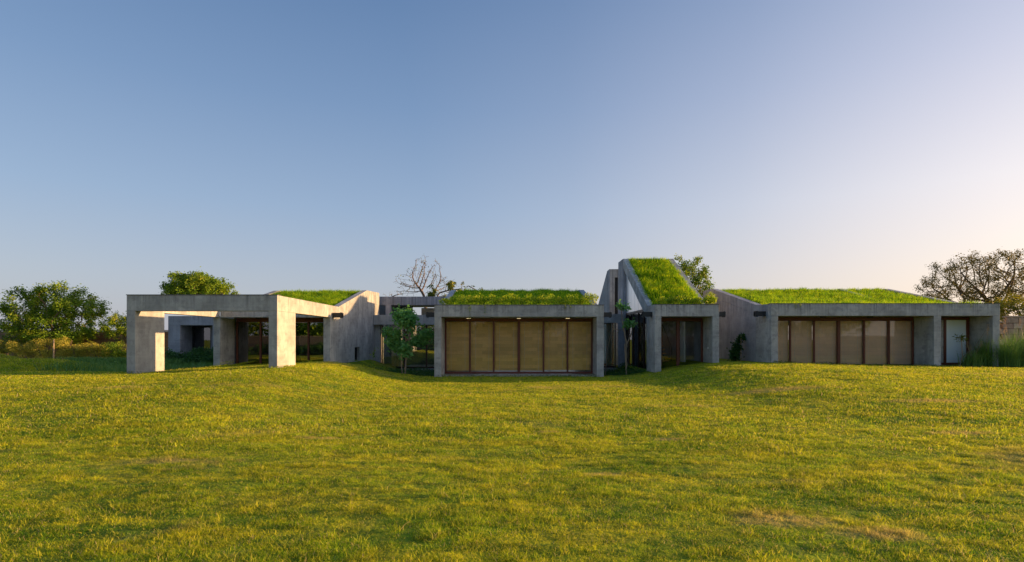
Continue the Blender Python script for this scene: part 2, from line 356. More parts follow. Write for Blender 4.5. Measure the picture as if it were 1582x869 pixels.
# ------------------------------------------------------------------ blades and leaves
def blade_mesh(name, n, rad, h, w, mat, lean=.8, sq=False, soft=.7):
    r = rad * np.sqrt(rng.random(n)) ; a = rng.random(n) * 2 * np.pi
    P = np.stack([r * np.cos(a), r * np.sin(a), np.full(n, -.01)], 1)
    hh = h * (.45 + .75 * rng.random(n) ** 1.5) * (.45 + 1.15 * (_vn(P[:, 0] + 9, P[:, 1] + 9, 2.6 / rad, int(rad * 50)) + .5)); az = rng.random(n) * 2 * np.pi; ln = lean * rng.random(n)
    D = np.stack([np.cos(az) * ln, np.sin(az) * ln, np.ones(n)], 1); D /= np.linalg.norm(D, axis=1)[:, None]
    D2 = D + np.stack([np.cos(az) * lean, np.sin(az) * lean, -.25 * np.ones(n)], 1) * rng.random(n)[:, None]; D2 /= np.linalg.norm(D2, axis=1)[:, None]
    fa = rng.random(n) * 2 * np.pi; S = np.stack([np.cos(fa), np.sin(fa), np.zeros(n)], 1) * (w * (.6 + .6 * rng.random(n)))[:, None] / 2
    M = P + D * (hh * .55)[:, None]; T = M + D2 * (hh * .5)[:, None]
    V = np.stack([P - S, P + S, M + S * .85, M - S * .85, T + S * .12, T - S * .12], 1).reshape(-1, 3)
    b = np.arange(n)[:, None] * 6
    F = np.concatenate([b + np.array([[0, 1, 2, 3]]), b + np.array([[3, 2, 4, 5]])], 1).reshape(-1, 4)
    tone = np.repeat(rng.random(n), 2)
    me = bpy.data.meshes.new(name)
    me.vertices.add(len(V)); me.vertices.foreach_set('co', V.astype(np.float32).ravel())
    me.loops.add(F.size); me.loops.foreach_set('vertex_index', F.astype(np.int32).ravel())
    me.polygons.add(len(F)); me.polygons.foreach_set('loop_start', np.arange(0, F.size, 4, dtype=np.int32)); me.update(calc_edges=True)
    at = me.attributes.new('tone', 'FLOAT', 'FACE'); at.data.foreach_set('value', tone.astype(np.float32))
    me.materials.append(mat); return bpy.data.objects.new(name, me)
def scatter(name, P, N, protos, scale=(.85, 1.2), parent=None, kind='stuff', label=None, cat=None, vary=0):
    """one object whose points carry grass tufts (geometry nodes)"""
    P = np.asarray(P, float); n = len(P)
    Pl = P - np.array(base_of(parent)) if parent is not None else P
    me = bpy.data.meshes.new(name); me.from_pydata([tuple(p) for p in Pl], [], [])
    rot = np.zeros((n, 3))
    for i in range(n):
        q = Vector(N[i]).to_track_quat('Z', 'Y'); from_z = Vector((0, 0, 1)).rotation_difference(Vector(N[i]))
        from mathutils import Quaternion
        e = (from_z @ Quaternion((0, 0, 1), random.random() * 6.283)).to_euler(); rot[i] = (e.x, e.y, e.z)
    at = me.attributes.new('trot', 'FLOAT_VECTOR', 'POINT'); at.data.foreach_set('vector', rot.astype(np.float32).ravel())
    at = me.attributes.new('tscale', 'FLOAT', 'POINT'); at.data.foreach_set('value', ((scale[0] + (scale[1] - scale[0]) * rng.random(n)) * (1 + vary * _vn(P[:, 0], P[:, 1], .9, 55))).astype(np.float32))
    at = me.attributes.new('tpick', 'INT', 'POINT'); at.data.foreach_set('value', rng.integers(0, len(protos), n).astype(np.int32))
    o = bpy.data.objects.new(name, me); COL.objects.link(o)
    if parent is not None: o.parent = parent
    o['kind'] = kind
    if label: o['label'] = label
    if cat: o['category'] = cat
    pc = bpy.data.collections.new(name + '_tufts')
    for q in protos: pc.objects.link(q)
    g = bpy.data.node_groups.new(name + '_gn', 'GeometryNodeTree')
    g.interface.new_socket('Geometry', in_out='INPUT', socket_type='NodeSocketGeometry'); g.interface.new_socket('Geometry', in_out='OUTPUT', socket_type='NodeSocketGeometry')
    gi = g.nodes.new('NodeGroupInput'); go = g.nodes.new('NodeGroupOutput'); ip = g.nodes.new('GeometryNodeInstanceOnPoints')
    ci = g.nodes.new('GeometryNodeCollectionInfo'); ci.inputs['Collection'].default_value = pc; ci.inputs['Separate Children'].default_value = True; ci.inputs['Reset Children'].default_value = True
    ip.inputs['Pick Instance'].default_value = True
    def attr(nm, ty):
        d = g.nodes.new('GeometryNodeInputNamedAttribute'); d.data_type = ty; d.inputs['Name'].default_value = nm; return [s for s in d.outputs if s.enabled and s.name == 'Attribute'][0]
    er = g.nodes.new('FunctionNodeEulerToRotation')
    L = g.links.new
    L(gi.outputs[0], ip.inputs['Points']); L(ci.outputs[0], ip.inputs['Instance']); L(attr('tpick', 'INT'), ip.inputs['Instance Index'])
    L(attr('trot', 'FLOAT_VECTOR'), er.inputs[0]); L(er.outputs[0], ip.inputs['Rotation']); L(attr('tscale', 'FLOAT'), ip.inputs['Scale']); L(ip.outputs[0], go.inputs[0])
    md = o.modifiers.new('tufts', 'NODES'); md.node_group = g
    return o
def hn(X, Y):
    e = .3; dx = (H(X + e, Y) - H(X - e, Y)) / (2 * e); dy = (H(X, Y + e) - H(X, Y - e)) / (2 * e)
    n = np.stack([-dx, -dy, np.ones_like(dx)], -1); return n / np.linalg.norm(n, axis=-1)[..., None]
def lawn_points(y0, y1, per_m2, margin, keep=None):
    pts = []
    d = 1 / math.sqrt(per_m2); w = y1 * .95 + margin
    X, Y = np.meshgrid(np.arange(-w, w, d), np.arange(y0, y1, d)); X = X + (np.arange(X.shape[0]) % 2)[:, None] * d / 2
    X = (X + (rng.random(X.shape) - .5) * d * .6).ravel(); Y = (Y + (rng.random(Y.shape) - .5) * d * .6).ravel()
    k = np.abs(X) < Y * .95 + margin
    if keep is not None: k &= keep(X, Y)
    X, Y = X[k], Y[k]; Z = H(X, Y)
    return np.stack([X, Y, Z], 1), hn(X, Y)
def on_lawn(X, Y):
    bed = (Y > 26.0) & (X > -7.4) & (X < 6.3)
    pav = ((Y > 26.9) & (X > -14.2) & (X < -8.4)) | ((X > 6.5) & (Y > 25.9)) | ((Y > 26.5) & (X > -9)) | ((Y > 25.5) & (X > 11.5))
    piers = ((X < -8.3) & (X > -8.95) & (Y > 19.95) & (Y < 22.0)) | ((X < -13.5) & (X > -14.15) & (Y > 19.95) & (Y < 22.0))
    return ~(bed | pav | piers)

# ------------------------------------------------------------------ house
ZT = 3.36
def beam_segments(parent, x0, x1, y0, y1, z0, z1, mat, n):
    for i in range(n):
        a = x0 + (x1 - x0) * i / n; b = x0 + (x1 - x0) * (i + 1) / n
        box('beam', mat, parent, a + (.0015 if i else 0), b, y0, y1, z0, z1, .007)
def roof_slope(parent, x0, x1, ya, yb, za, zb, mat=None):
    MB().prism_x([(ya, za), (yb, zb), (yb, zb - .3), (ya, za - .3)], x0, x1).build('roof', SOIL, parent)
def roof_tufts(parent, x0, x1, ya, yb, za, zb, per_m2, protos, scale=(.8, 1.25), inset=.1):
    n = int((x1 - x0) * (yb - ya) * per_m2); X = x0 + inset + (x1 - x0 - 2 * inset) * rng.random(n); t = rng.random(n)
    Y = ya + (yb - ya) * t; Z = za + (zb - za) * t - .05 + .09 * (_vn(X, Y, 1.1, 77))
    nv = Vector((0, -(zb - za), (yb - ya))).normalized(); nv = (nv * .4 + Vector((0, 0, 1)) * .6).normalized()
    return scatter('roof_grass', np.stack([X, Y, Z], 1), [nv] * n, protos, scale, parent)
def rain_spout(parent, x, y, z, d):
    m = MB(); m.box(min(x, x + d * .46), max(x, x + d * .46), y - .11, y + .11, z - .13, z - .1)
    m.box(min(x, x + d * .46), max(x, x + d * .46), y - .13, y - .11, z - .13, z + .09)
    m.box(min(x, x + d * .46), max(x, x + d * .46), y + .11, y + .13, z - .13, z + .09)
    m.box(min(x + d * .38, x + d * .42), max(x + d * .38, x + d * .42), y - .15, y + .15, z - .16, z + .11)
    m.build('rain_spout', METAL, parent)
def glazing(parent, y, z0, z1, xs, blind=None, thick=(), sill=.11, head=.10, glass=None, curtain=(), mat=None, dark_right=True):
    """a run of sliding panels: frame with sub-parts post, pane, blind, cord"""
    mat = mat or WOOD; m = MB(); m.box(xs[0], xs[-1], y - .05, y + .05, z1 - head, z1); m.v += []
    fr = m.build('sliding_window', mat, parent, .004); box('sill_rail', mat, fr, xs[0], xs[-1], y - .06, y + .05, z0, z0 + sill, .004); box('top_rail', mat, fr, xs[0], xs[-1], y - .048, y + .048, z1 - head - .035, z1 - head - .002, .003)
    for i, x in enumerate(xs):
        w = .065 if i in thick else .04
        xa = max(xs[0], x - w); xb = min(xs[-1], x + w)
        box('post', mat, fr, xa, xb, y - .07, y + .047, z0 + sill + .001, z1 - head - .037, .004)
    for i in range(len(xs) - 1):
        a, b = xs[i] + .045, xs[i + 1] - .045
        pz = MB().box(a, b, y - .006, y + .006, z0 + sill + .002, z1 - head - .038); pz.build('pane', glass or GLASS_B, fr)
        if blind is not None:
            a, b = xs[i] + .012, xs[i + 1] - .012
            # a hung blind with shallow folds
            n = 10; V = []; F = []; zt, zb = z1 - head - .04, z0 + sill + .03 + .05 * random.random(); by = y + .11
            rows = 16
            for r in range(rows + 1):
                for c in range(n + 1):
                    V.append((a + (b - a) * c / n, by + .006 * math.sin(c * 2.1 + i) + .004 * math.sin(r * 1.7 + c) + .008 * random.random() * (r % 2), zt + (zb - zt) * r / rows))
            for r in range(rows):
                for c in range(n): q = r * (n + 1) + c; F.append((q, q + 1, q + n + 2, q + n + 1))
            mesh_np('blind', V, F, blind, fr)
            for cx in (a + (b - a) * .22, a + (b - a) * .80):
                MB().tube([(cx, by - .03, zt), (cx + .015 * (random.random() - .5), by - .028, (zt + zb) / 2), (cx + .03 * (random.random() - .5), by - .03, zb)], [.005] * 3, 4).build('cord', CORD, fr)
    for a, b in curtain:
        n = int((b - a) / .03) + 2; V = []; F = []
        for c in range(n + 1):
            x = a + (b - a) * c / n; yy = y + .25 + .03 * math.sin(c * 1.1)
            V += [(x, yy, z0 + .05), (x, yy, z1 - .05)]
        for c in range(n): F.append((2 * c, 2 * c + 2, 2 * c + 3, 2 * c + 1))
        mesh_np('curtain', V, F, CURTAIN, fr, smooth=True)
    return fr
def downlight(parent, x, y, z, lit):
    o = MB().box(x - .11, x + .11, y - .06, y + .06, z - .05, z).build('downlight', METAL, parent, .006)
    MB().box(x - .095, x + .095, y - .066, y + .045, z - .062, z - .045).build('lamp_glass', LAMPM if lit else METAL, o)
tuft = [blade_mesh('rt%d' % i, 150, .17, .19, .014, ROOFG, .9) for i in range(5)]
def leaf_cloud(P, size, asp=.5, droop=.3, up=None, spread=None):
    """rhombic leaves at points P; returns V, F, tone"""
    n = len(P); d = rng.normal(size=(n, 3)); d[:, 2] = d[:, 2] * .6 - droop; d /= np.linalg.norm(d, axis=1)[:, None]
    s = np.cross(d, rng.normal(size=(n, 3))); s /= np.linalg.norm(s, axis=1)[:, None]
    L = (size * (.6 + .8 * rng.random(n)))[:, None]; m = P + d * L * .5 + np.cross(d, s) * L * .08
    V = np.stack([P, m + s * L * asp / 2, P + d * L, m - s * L * asp / 2], 1).reshape(-1, 3)
    return V, np.arange(n * 4).reshape(-1, 4), rng.random(n)
def clump_points(centres, rads, per, flat=.8):
    out = []
    for c, r in zip(centres, rads):
        d = rng.normal(size=(per, 3)); d /= np.linalg.norm(d, axis=1)[:, None]
        out.append(np.array(c) + d * (r * (.35 + .75 * rng.random(per) ** .5))[:, None] * np.array([1, 1, flat]))
    return np.concatenate(out)
def roof_shrubs(parent, x0, x1, y, z, n, hh, per=170, amp=1.0):
    C = []; rr = []
    for i in range(n):
        x = x0 + (x1 - x0) * (i + .5 * random.random()) / n; r = hh * (.5 + .5 * random.random())
        C.append((x, y + .25 * random.random(), z + r * .7 * amp)); rr.append(r * .62)
        C.append((x + .1, y + .3 + .3 * random.random(), z + r * 1.05 * amp)); rr.append(r * .5)
    V, F, t = leaf_cloud(clump_points(C, rr, per), .075, .5, -.3)
    return mesh_np('roof_shrubs', V, F, SHRUBL, parent, tone=t, kind='stuff')
def vine(parent, x, y, z, L):
    pts = [(x + .03 * math.sin(i * 1.7), y - .02, z - L * i / 6) for i in range(7)]
    o = MB().tube(pts, [.004] * 7, 4).build('hanging_vine', LEAF_D, parent)
    P = np.array([(x + .05 * random.uniform(-1, 1), y - .04 - .03 * random.random(), z - L * random.random()) for _ in range(int(45 * L) + 6)])
    V, F, t = leaf_cloud(P, .05, .6, .5); mesh_np('leaves', V, F, SHRUBL, o, tone=t)

# --- pergola pavilion (left)
LP = empty('garden_pavilion', (-11.25, 26, 0), 'concrete pavilion at the left with an open pergola frame in front and planted roof behind', 'building', 'concrete pavilions of one house')
ZB = 2.79
for (a, b) in ((-13.985, -13.67), (-8.83, -8.513)):
    box('pier', CONC, LP, a, b, 20.15, 21.85, -.5, ZB - .002, .01)
    box('pier', CONC_B, LP, a, b, 26.0, 27.30, -.5, ZB - .002, .01)
beam_segments(LP, -13.985, -8.513, 20.15, 20.47, ZB, ZT, CONC, 1)
box('beam', CONC, LP, -13.985, -13.67, 20.472, 25.998, ZB, ZT)
box('beam', CONC, LP, -8.83, -8.513, 20.472, 27.25, ZB, ZT)
box('beam', CONC_B, LP, -13.66, -8.84, 26.0, 26.32, ZB, ZT)
box('coping', COPE, LP, -14.0, -8.50, 20.135, 20.48, ZT + .001, ZT + .028, .003)
wl = MB()
wl.prism_x([(27.302, -.5), (29.999, -.5), (29.999, 2.0), (27.302, 2.0)], -8.83, -8.513)
wl = MB(); X0, X1 = -8.83, -8.513
# side wall with the slot window left open
wl.prism_x([(27.252, 2.0), (30.06, 2.0), (30.06, 4.05), (27.252, 3.36)], X0, X1)
wallp = MB()
def wall_with_slot(x0, x1, mat, parent):
    m = MB()
    outer = [(27.302, -.7), (35.6, -.7), (35.6, 4.72), (32.6, 4.64), (27.252, 3.36), (27.252, 2.79), (27.302, 2.79)]
    # strips around the slot (Y 30.05..31.05, Z .58...1.34)
    m.prism_x([(27.302, -.7), (30.05, -.7), (30.05, 3.36 + (30.05 - 27.252) * .2394), (27.252, 3.36), (27.252, 2.792), (27.302, 2.792)], x0, x1)
    m.prism_x([(31.05, -.7), (35.6, -.7), (35.6, 4.74), (32.6, 4.64), (31.05, 3.36 + (31.05 - 27.252) * .2394)], x0, x1)
    m.prism_x([(30.05, -.7), (31.05, -.7), (31.05, .58), (30.05, .58)], x0, x1)
    m.prism_x([(30.05, 1.34), (31.05, 1.34), (31.05, 3.36 + (31.05 - 27.252) * .2394), (30.05, 3.36 + (30.05 - 27.252) * .2394)], x0, x1)
    o = m.build('wall', mat, parent)
    bm = bmesh.new(); bm.from_mesh(o.data); bmesh.ops.remove_doubles(bm, verts=bm.verts, dist=.0005)
    # drop the internal faces shared by two strips
    seen = {}
    for f in bm.faces:
        k = tuple(sorted(v.index for v in f.verts)); seen.setdefault(k, []).append(f)
    dead = [f for fs in seen.values() if len(fs) > 1 for f in fs]
    bmesh.ops.delete(bm, geom=dead, context='FACES'); bm.to_mesh(o.data); bm.free(); return o
wall_with_slot(-8.83, -8.513, CONC_B, LP)
w = MB(); w.box(-8.74, -8.66, 30.05, 30.12, .58, 1.34); w.box(-8.74, -8.66, 30.98, 31.05, .58, 1.34); w.box(-8.74, -8.66, 30.12, 30.98, .58, .64); w.box(-8.74, -8.66, 30.12, 30.98, 1.28, 1.34)
sw = w.build('slot_window', METAL, LP); MB().box(-8.71, -8.70, 30.121, 30.979, .641, 1.279).build('pane', GLASS, sw)
MB().prism_x([(27.302, -.7), (35.6, -.7), (35.6, 4.62), (32.6, 4.62), (27.302, 3.36)], -13.985, -13.67).build('wall', CONC_B, LP)
box('wall', WHITE, LP, -13.66, -8.84, 35.3, 35.59, -.5, 3.2, 0)
box('ceiling', WHITE, LP, -13.66, -8.84, 26.33, 35.29, 2.83, 2.95, 0)
box('floor', FLOOR, LP, -13.66, -8.84, 27.2, 35.29, .30, .42, 0)
roof_slope(LP, -13.66, -8.84, 27.3, 32.6, 3.28, 4.50)
box('roof_deck', CONC_B, LP, -13.66, -8.84, 26.33, 27.29, 3.0, 3.26, 0)
box('roof_deck', CONC_B, LP, -13.66, -8.84, 32.61, 35.58, 4.2, 4.48, 0)
roof_tufts(LP, -13.66, -8.84, 27.4, 32.8, 3.28, 4.52, 34, tuft)
rain_spout(LP, -8.513, 26.42, 2.93, 1)
glazing(LP, 27.4, .42, 2.81, [-13.58, -12.39, -11.21, -10.03, -8.85], glass=GLASS, curtain=((-13.3, -12.75),), head=.16, thick=(0,))
downlight(LP, -9.95, 27.15, 2.828, False); downlight(LP, -12.4, 27.15, 2.828, False)

# --- rear wing seen through the pergola
RW = empty('rear_wing', (-19, 37, 0), 'concrete wing toned blue-grey as if in shade, with a deep window opening, seen through the pergola', 'building')
box('pier', CONC_SHADE, RW, -22.85, -22.05, 36.9, 38.3, -.5, 2.698, .01)
box('pier', CONC_SHADE, RW, -19.9, -19.45, 36.9, 38.3, -.5, 2.698, .01)
box('beam', CONC_SHADE, RW, -22.85, -16, 36.9, 37.3, 2.70, 3.32, .01)
box('wall', CONC_SHADE, RW, -19.44, -16, 36.95, 37.3, -.5, 2.698, 0)
box('wall', CONC_SHADE, RW, -20.75, -19.91, 38.25, 38.4, -.5, 2.69, 0)
box('wall', CONC_SHADE, RW, -22.85, -22.56, 38.31, 40.0, -.5, 3.3, 0)
box('wall', CONC_SHADE, RW, -22.55, -16, 39.8, 40.0, -.5, 3.3, 0)
box('roof', CONC_SHADE, RW, -22.55, -16, 37.31, 39.79, 3.0, 3.25, 0)
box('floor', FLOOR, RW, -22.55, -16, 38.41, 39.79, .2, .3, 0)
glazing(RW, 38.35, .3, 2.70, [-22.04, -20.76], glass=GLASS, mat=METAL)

# --- central pavilion with bamboo blinds
CP = empty('garden_pavilion', (.33, 26, 0), 'wide central concrete pavilion with six golden bamboo blinds under a planted roof', 'building', 'concrete pavilions of one house')
box('pier', CONC_B, CP, -3.64, -3.31, 26, 27.6, -.5, 2.818, .01); box('pier', CONC_B, CP, 3.97, 4.30, 26, 27.6, -.5, 2.818, .01)
beam_segments(CP, -3.64, 4.30, 26, 26.32, 2.82, ZT, CONC_B, 3)
box('coping', COPE, CP, -3.655, 4.315, 25.985, 26.33, ZT + .001, ZT + .03, .003)
for a, b in ((-3.64, -3.34), (4.0, 4.30)):
    MB().prism_x([(27.602, -.7), (35, -.7), (35, 4.73), (33.3, 4.73), (27.3, 3.36), (26.322, 3.36), (26.322, 2.822), (27.602, 2.822)], a, b).build('wall', CONC_SHADE, CP)
box('ceiling', WHITE, CP, -3.33, 3.99, 26.322, 34.6, 2.83, 2.98, 0)
box('floor', FLOOR, CP, -3.31, 3.97, 26.4, 34.6, -.1, .055, 0)
box('wall', WHITE, CP, -3.33, 3.99, 31.61, 31.9, 2.7, 4.0, 0); glazing(CP, 31.75, .07, 2.69, [-3.3, -1.5, .33, 2.15, 3.98])  # unseen rear glazing, added so skylight reaches the blinds from behind
box('roof_deck', CONC_B, CP, -3.33, 3.99, 26.33, 27.29, 3.0, 3.3, 0)
roof_slope(CP, -3.33, 3.99, 27.3, 33.3, 3.30, 4.60)
roof_tufts(CP, -3.35, 4.0, 27.0, 33.4, 3.26, 4.63, 40, tuft)
roof_shrubs(CP, -3.3, 4.15, 26.45, 3.36, 24, .46)
vine(CP, -1.96, 25.98, 3.36, .62); vine(CP, -1.25, 25.98, 3.36, .35); vine(CP, 2.75, 25.98, 3.36, .12); vine(CP, 2.5, 25.98, 3.38, .2)
rain_spout(CP, -3.64, 26.6, 2.96, -1); rain_spout(CP, 4.30, 26.6, 2.96, 1)
glazing(CP, 27.33, .07, 2.80, [-3.29, -2.07, -.90, .335, 1.55, 2.73, 3.955], BLIND, thick=(3, 6, 0), head=.13)
for x in (-2.1, .33, 2.7): downlight(CP, x, 26.9, 2.828, True)

# --- stair tower pavilion
TP = empty('stair_tower_pavilion', (8.06, 25.6, 0), 'tall concrete stair pavilion with a steep grass slope rising to its peak', 'building', 'concrete pavilions of one house')
box('pier', CONC_B, TP, 6.58, 6.88, 25.6, 27.17, -.5, 2.818, .01); box('pier', CONC_B, TP, 9.24, 9.55, 25.6, 27.17, -.5, 2.818, .01)
beam_segments(TP, 6.58, 9.55, 25.6, 25.92, 2.82, ZT, CONC_B, 1)
box('coping', COPE, TP, 6.57, 9.562, 25.585, 25.93, ZT + .001, ZT + .026, .003)
for a, b in ((6.58, 6.88), (9.25, 9.55)):
    MB().prism_x([(25.922, 2.822), (27.4, 2.822), (27.75, 3.13), (32.9, 5.98), (32.9, 6.54), (26.9, 3.36), (25.922, 3.36)], a, b).build('inclined_beam', CONC_B, TP)
    MB().prism_x([(32.902, -.5), (34.4, -.5), (34.4, 6.53), (32.902, 6.54)], a, b).build('pier', CONC_SHADE, TP, .008)
MB().prism_x([(27.172, -.5), (32.9, -.5), (32.9, 5.97), (27.75, 3.13), (27.172, 2.82)], 9.27, 9.53).build('wall', CONC_SHADE, TP)
roof_slope(TP, 6.89, 9.24, 26.9, 32.9, 3.24, 6.42)
box('roof_deck', CONC_B, TP, 6.89, 9.24, 25.93, 26.89, 3.0, 3.28, 0)
box('roof_deck', CONC_B, TP, 6.89, 9.24, 32.91, 34.38, 6.1, 6.4, 0)
box('ceiling', CONC_B, TP, 6.89, 9.24, 25.93, 27.2, 2.83, 2.98, 0)
roof_tufts(TP, 6.86, 9.27, 26.7, 33.0, 3.22, 6.46, 75, tuft, (1.0, 1.5))
roof_shrubs(TP, 7.0, 9.6, 25.95, 3.36, 9, .38); roof_shrubs(TP, 9.2, 9.6, 26.1, 3.36, 3, .55)
vine(TP, 6.65, 26.6, 2.86, .3)
rain_spout(TP, 6.58, 26.15, 2.96, -1); rain_spout(TP, 9.55, 26.15, 2.96, 1)
# white ribbed triangle high in the side
def slope_z(y): return 3.13 + (y - 27.75) * (5.98 - 3.13) / 5.15
ys = np.linspace(28.0, 32.86, 12)
for i in range(11):
    a, b = ys[i], ys[i + 1]
    MB().prism_x([(a + .002, 3.32), (b - .002, 3.32), (b - .002, slope_z(b) + .02), (a + .002, slope_z(a) + .02)], 6.76 + .006 * (i % 2), 6.84).build('ribbed_panel', PALE, TP)
sr = MB(); sr.box(6.74, 6.84, 27.2, 32.88, .05, .14); sf = sr.build('side_window', WOODD, TP); box('top_rail', WOODD, sf, 6.74, 6.84, 27.2, 32.88, 3.18, 3.30, .004)
for y in (27.24, 28.5, 29.75, 31.0, 32.2, 32.84): box('post', WOODD, sf, 6.745, 6.835, y - .04, y + .04, .141, 3.179, .003)
MB().box(6.785, 6.795, 27.28, 32.8, .142, 3.178).build('pane', GLASS_B, sf)
box('ledge', CONC, TP, 6.3, 6.9, 27.2, 32.6, -.4, .04, .01)
box('floor', FLOOR, TP, 6.95, 9.2, 26.8, 34.3, .1, .2, 0)
glazing(TP, 26.9, .2, 2.80, [6.89, 8.02, 9.22], glass=GLASS_B, thick=(1, 2), head=.13)
box('wall', WHITE, TP, 6.89, 9.24, 34.41, 34.6, 3.0, 6.2, 0); glazing(TP, 34.5, .2, 2.99, [6.9, 8.05, 9.23])  # glazed rear added to bring daylight into the dark stair hall
for k in range(15): box('stair_tread', TREAD, TP, 7.4, 8.57, 30 + .28 * k, 30.30 + .28 * k, .36 + .2 * k, .41 + .2 * k, 0)
for x in (7.5, 8.45): MB().prism_x([(30, .15), (34.2, 3.15), (34.2, 2.95), (30.3, .13)], x - .03, x + .03).build('stringer', METAL, TP)
MB().tube([(8.62, 30, 1.3), (8.62, 30.01, 1.32), (8.62, 33.9, 4.15)], [.02] * 3, 6).build('handrail', METAL, TP)
MB().tube([(8.62, 30, .2), (8.62, 30, 1.3)], [.02] * 2, 6).build('handrail_post', METAL, TP)
box('inner_curtain', CURTAIN, TP, 8.75, 8.8, 28.2, 29.0, .25, 2.7, 0); box('inner_curtain', CURTAIN, TP, 7.35, 7.75, 29.5, 29.53, .25, 2.7, 0)
for x in (7.7, 8.6): box('inner_post', WOOD, TP, x - .03, x + .03, 28.5, 28.56, .2, 2.8, 0)
box('switch_plate', WHITE, TP, 9.225, 9.238, 26.1, 26.24, 1.3, 1.4, 0)

# --- the rear half of the tower
RT = empty('rear_tower', (8, 40, 0), 'paler rear half of the peaked tower, with a narrow dark slot, behind the stair pavilion', 'building')
box('wall', CONC, RT, 6.60, 6.94, 37.5, 37.8, -.5, 6.51, .01)
box('wall', CONC, RT, 7.16, 9.5, 37.5, 37.8, -.5, 6.51, .01)
box('lintel', CONC, RT, 6.942, 7.158, 37.5, 37.8, 5.95, 6.51, 0); box('sill', CONC, RT, 6.942, 7.158, 37.5, 37.8, -.5, 3.4, 0)
MB().box(6.942, 7.158, 37.66, 37.68, 3.4, 5.95).build('slot_shade_sheet', METAL, RT); MB().box(7.03, 7.06, 37.6, 37.65, 3.4, 5.95).build('slot_bar', METAL, RT)  # black sheet in place of a pane, standing in for shade inside the slot
MB().prism_x([(37.502, -.5), (44.5, -.5), (44.5, 3.36), (42.3, 4.46), (38.4, 6.49), (37.502, 6.51)], 6.58, 6.598).build('wall', CONC_SHADE, RT)
MB().prism_x([(37.81, 6.2), (38.4, 6.2), (44.5, 3.1), (44.5, 3.3), (38.4, 6.45), (37.81, 6.45)], 6.6, 9.5).build('roof', CONC, RT)

# --- bedroom pavilion (right)
BP = empty('garden_pavilion', (16.8, 25, 0), 'long concrete pavilion at the right with brown reed blinds and a pale narrow door', 'building', 'concrete pavilions of one house')
for a, b in ((11.67, 11.98), (19.0, 19.32), (21.65, 21.97)): box('pier', CONC_B, BP, a, b, 25, 26.6, -.5, 2.818, .01)
beam_segments(BP, 11.67, 21.97, 25, 25.32, 2.82, ZT, CONC_B, 4)
box('coping', COPE, BP, 11.66, 21.985, 24.985, 25.33, ZT + .001, ZT + .028, .003)
MB().prism_x([(26.602, -.7), (33.9, -.7), (33.9, 4.25), (32.4, 4.25), (26.6, 2.96), (25.322, 2.82), (26.602, 2.82)], 11.67, 11.98).build('wall', CONC_SHADE, BP)
MB().prism_x([(25.322, 2.822), (26.6, 2.965), (32.4, 4.262), (33.9, 4.262), (33.9, 4.70), (32.4, 4.71), (26.5, 3.40), (25.322, 3.36)], 11.665, 11.975).build('parapet', CONC_SHADE, BP)
MB().prism_x([(26.602, -.7), (33.9, -.7), (33.9, 4.70), (32.4, 4.71), (26.5, 3.40), (25.322, 3.36), (25.322, 2.822), (26.602, 2.822)], 21.67, 21.97).build('wall', CONC_SHADE, BP)
MB().prism_x([(28.2, 3.60), (32.4, 4.72), (32.4, 4.4), (28.2, 3.4)], 18.98, 19.28).build('parapet', CONC, BP)
box('ceiling', CONC, BP, 11.99, 21.66, 25.33, 33.6, 2.83, 2.98, 0)
box('floor', FLOOR, BP, 11.99, 21.66, 25.6, 33.6, .2, .4, 0)
box('wall', WHITE, BP, 11.99, 21.66, 31.61, 31.9, 2.7, 4.0, 0); glazing(BP, 31.75, .4, 2.69, [12.0, 13.75, 15.5, 17.25, 19.04])  # rear glazing out of view, added to light the reed blinds from the back
box('partition', WHITE, BP, 19.05, 19.25, 26.61, 33.6, .4, 2.8, 0)
box('roof_deck', CONC_B, BP, 11.99, 21.66, 25.33, 26.49, 3.0, 3.3, 0)
roof_slope(BP, 11.99, 21.66, 26.5, 32.4, 3.28, 4.58)
roof_tufts(BP, 11.98, 21.68, 25.5, 26.6, 3.30, 3.30, 60, tuft); roof_tufts(BP, 11.98, 21.68, 26.5, 32.6, 3.26, 4.60, 40, tuft)
rain_spout(BP, 11.67, 25.65, 2.96, -1)
glazing(BP, 26.3, .4, 2.80, [11.99, 13.15, 14.28, 15.45, 16.65, 17.82, 18.98], BLIND_B, thick=(3,), head=.13)
for x in (14.5, 16.7): downlight(BP, x, 25.9, 2.828, False)
vine(BP, 12.75, 24.98, 3.38, .25); vine(BP, 12.95, 24.98, 3.38, .14); vine(BP, 20.6, 24.98, 3.38, .2)
dr = MB(); dr.box(20.30, 21.62, 26.25, 26.35, 2.68, 2.80); dr.box(20.30, 21.62, 26.25, 26.35, .56, .66); dr.box(20.42, 20.54, 26.25, 26.35, .66, 2.68); dr.box(21.49, 21.62, 26.25, 26.35, .66, 2.68)
df = dr.build('door_frame', WOOD, BP, .005)
FROST = simple('frosted_pane', (.80, .90, .95), .15, var=.04, nscale=2)
MB().box(20.541, 21.489, 26.29, 26.31, .661, 2.679).build('frosted_pane', FROST, df)
box('door_jamb', CONC, BP, 19.322, 20.418, 26.28, 26.5, -.2, 2.675, 0)
box('plinth', COPE, BP, 20.42, 21.64, 26.2, 26.5, -.2, .558, 0)

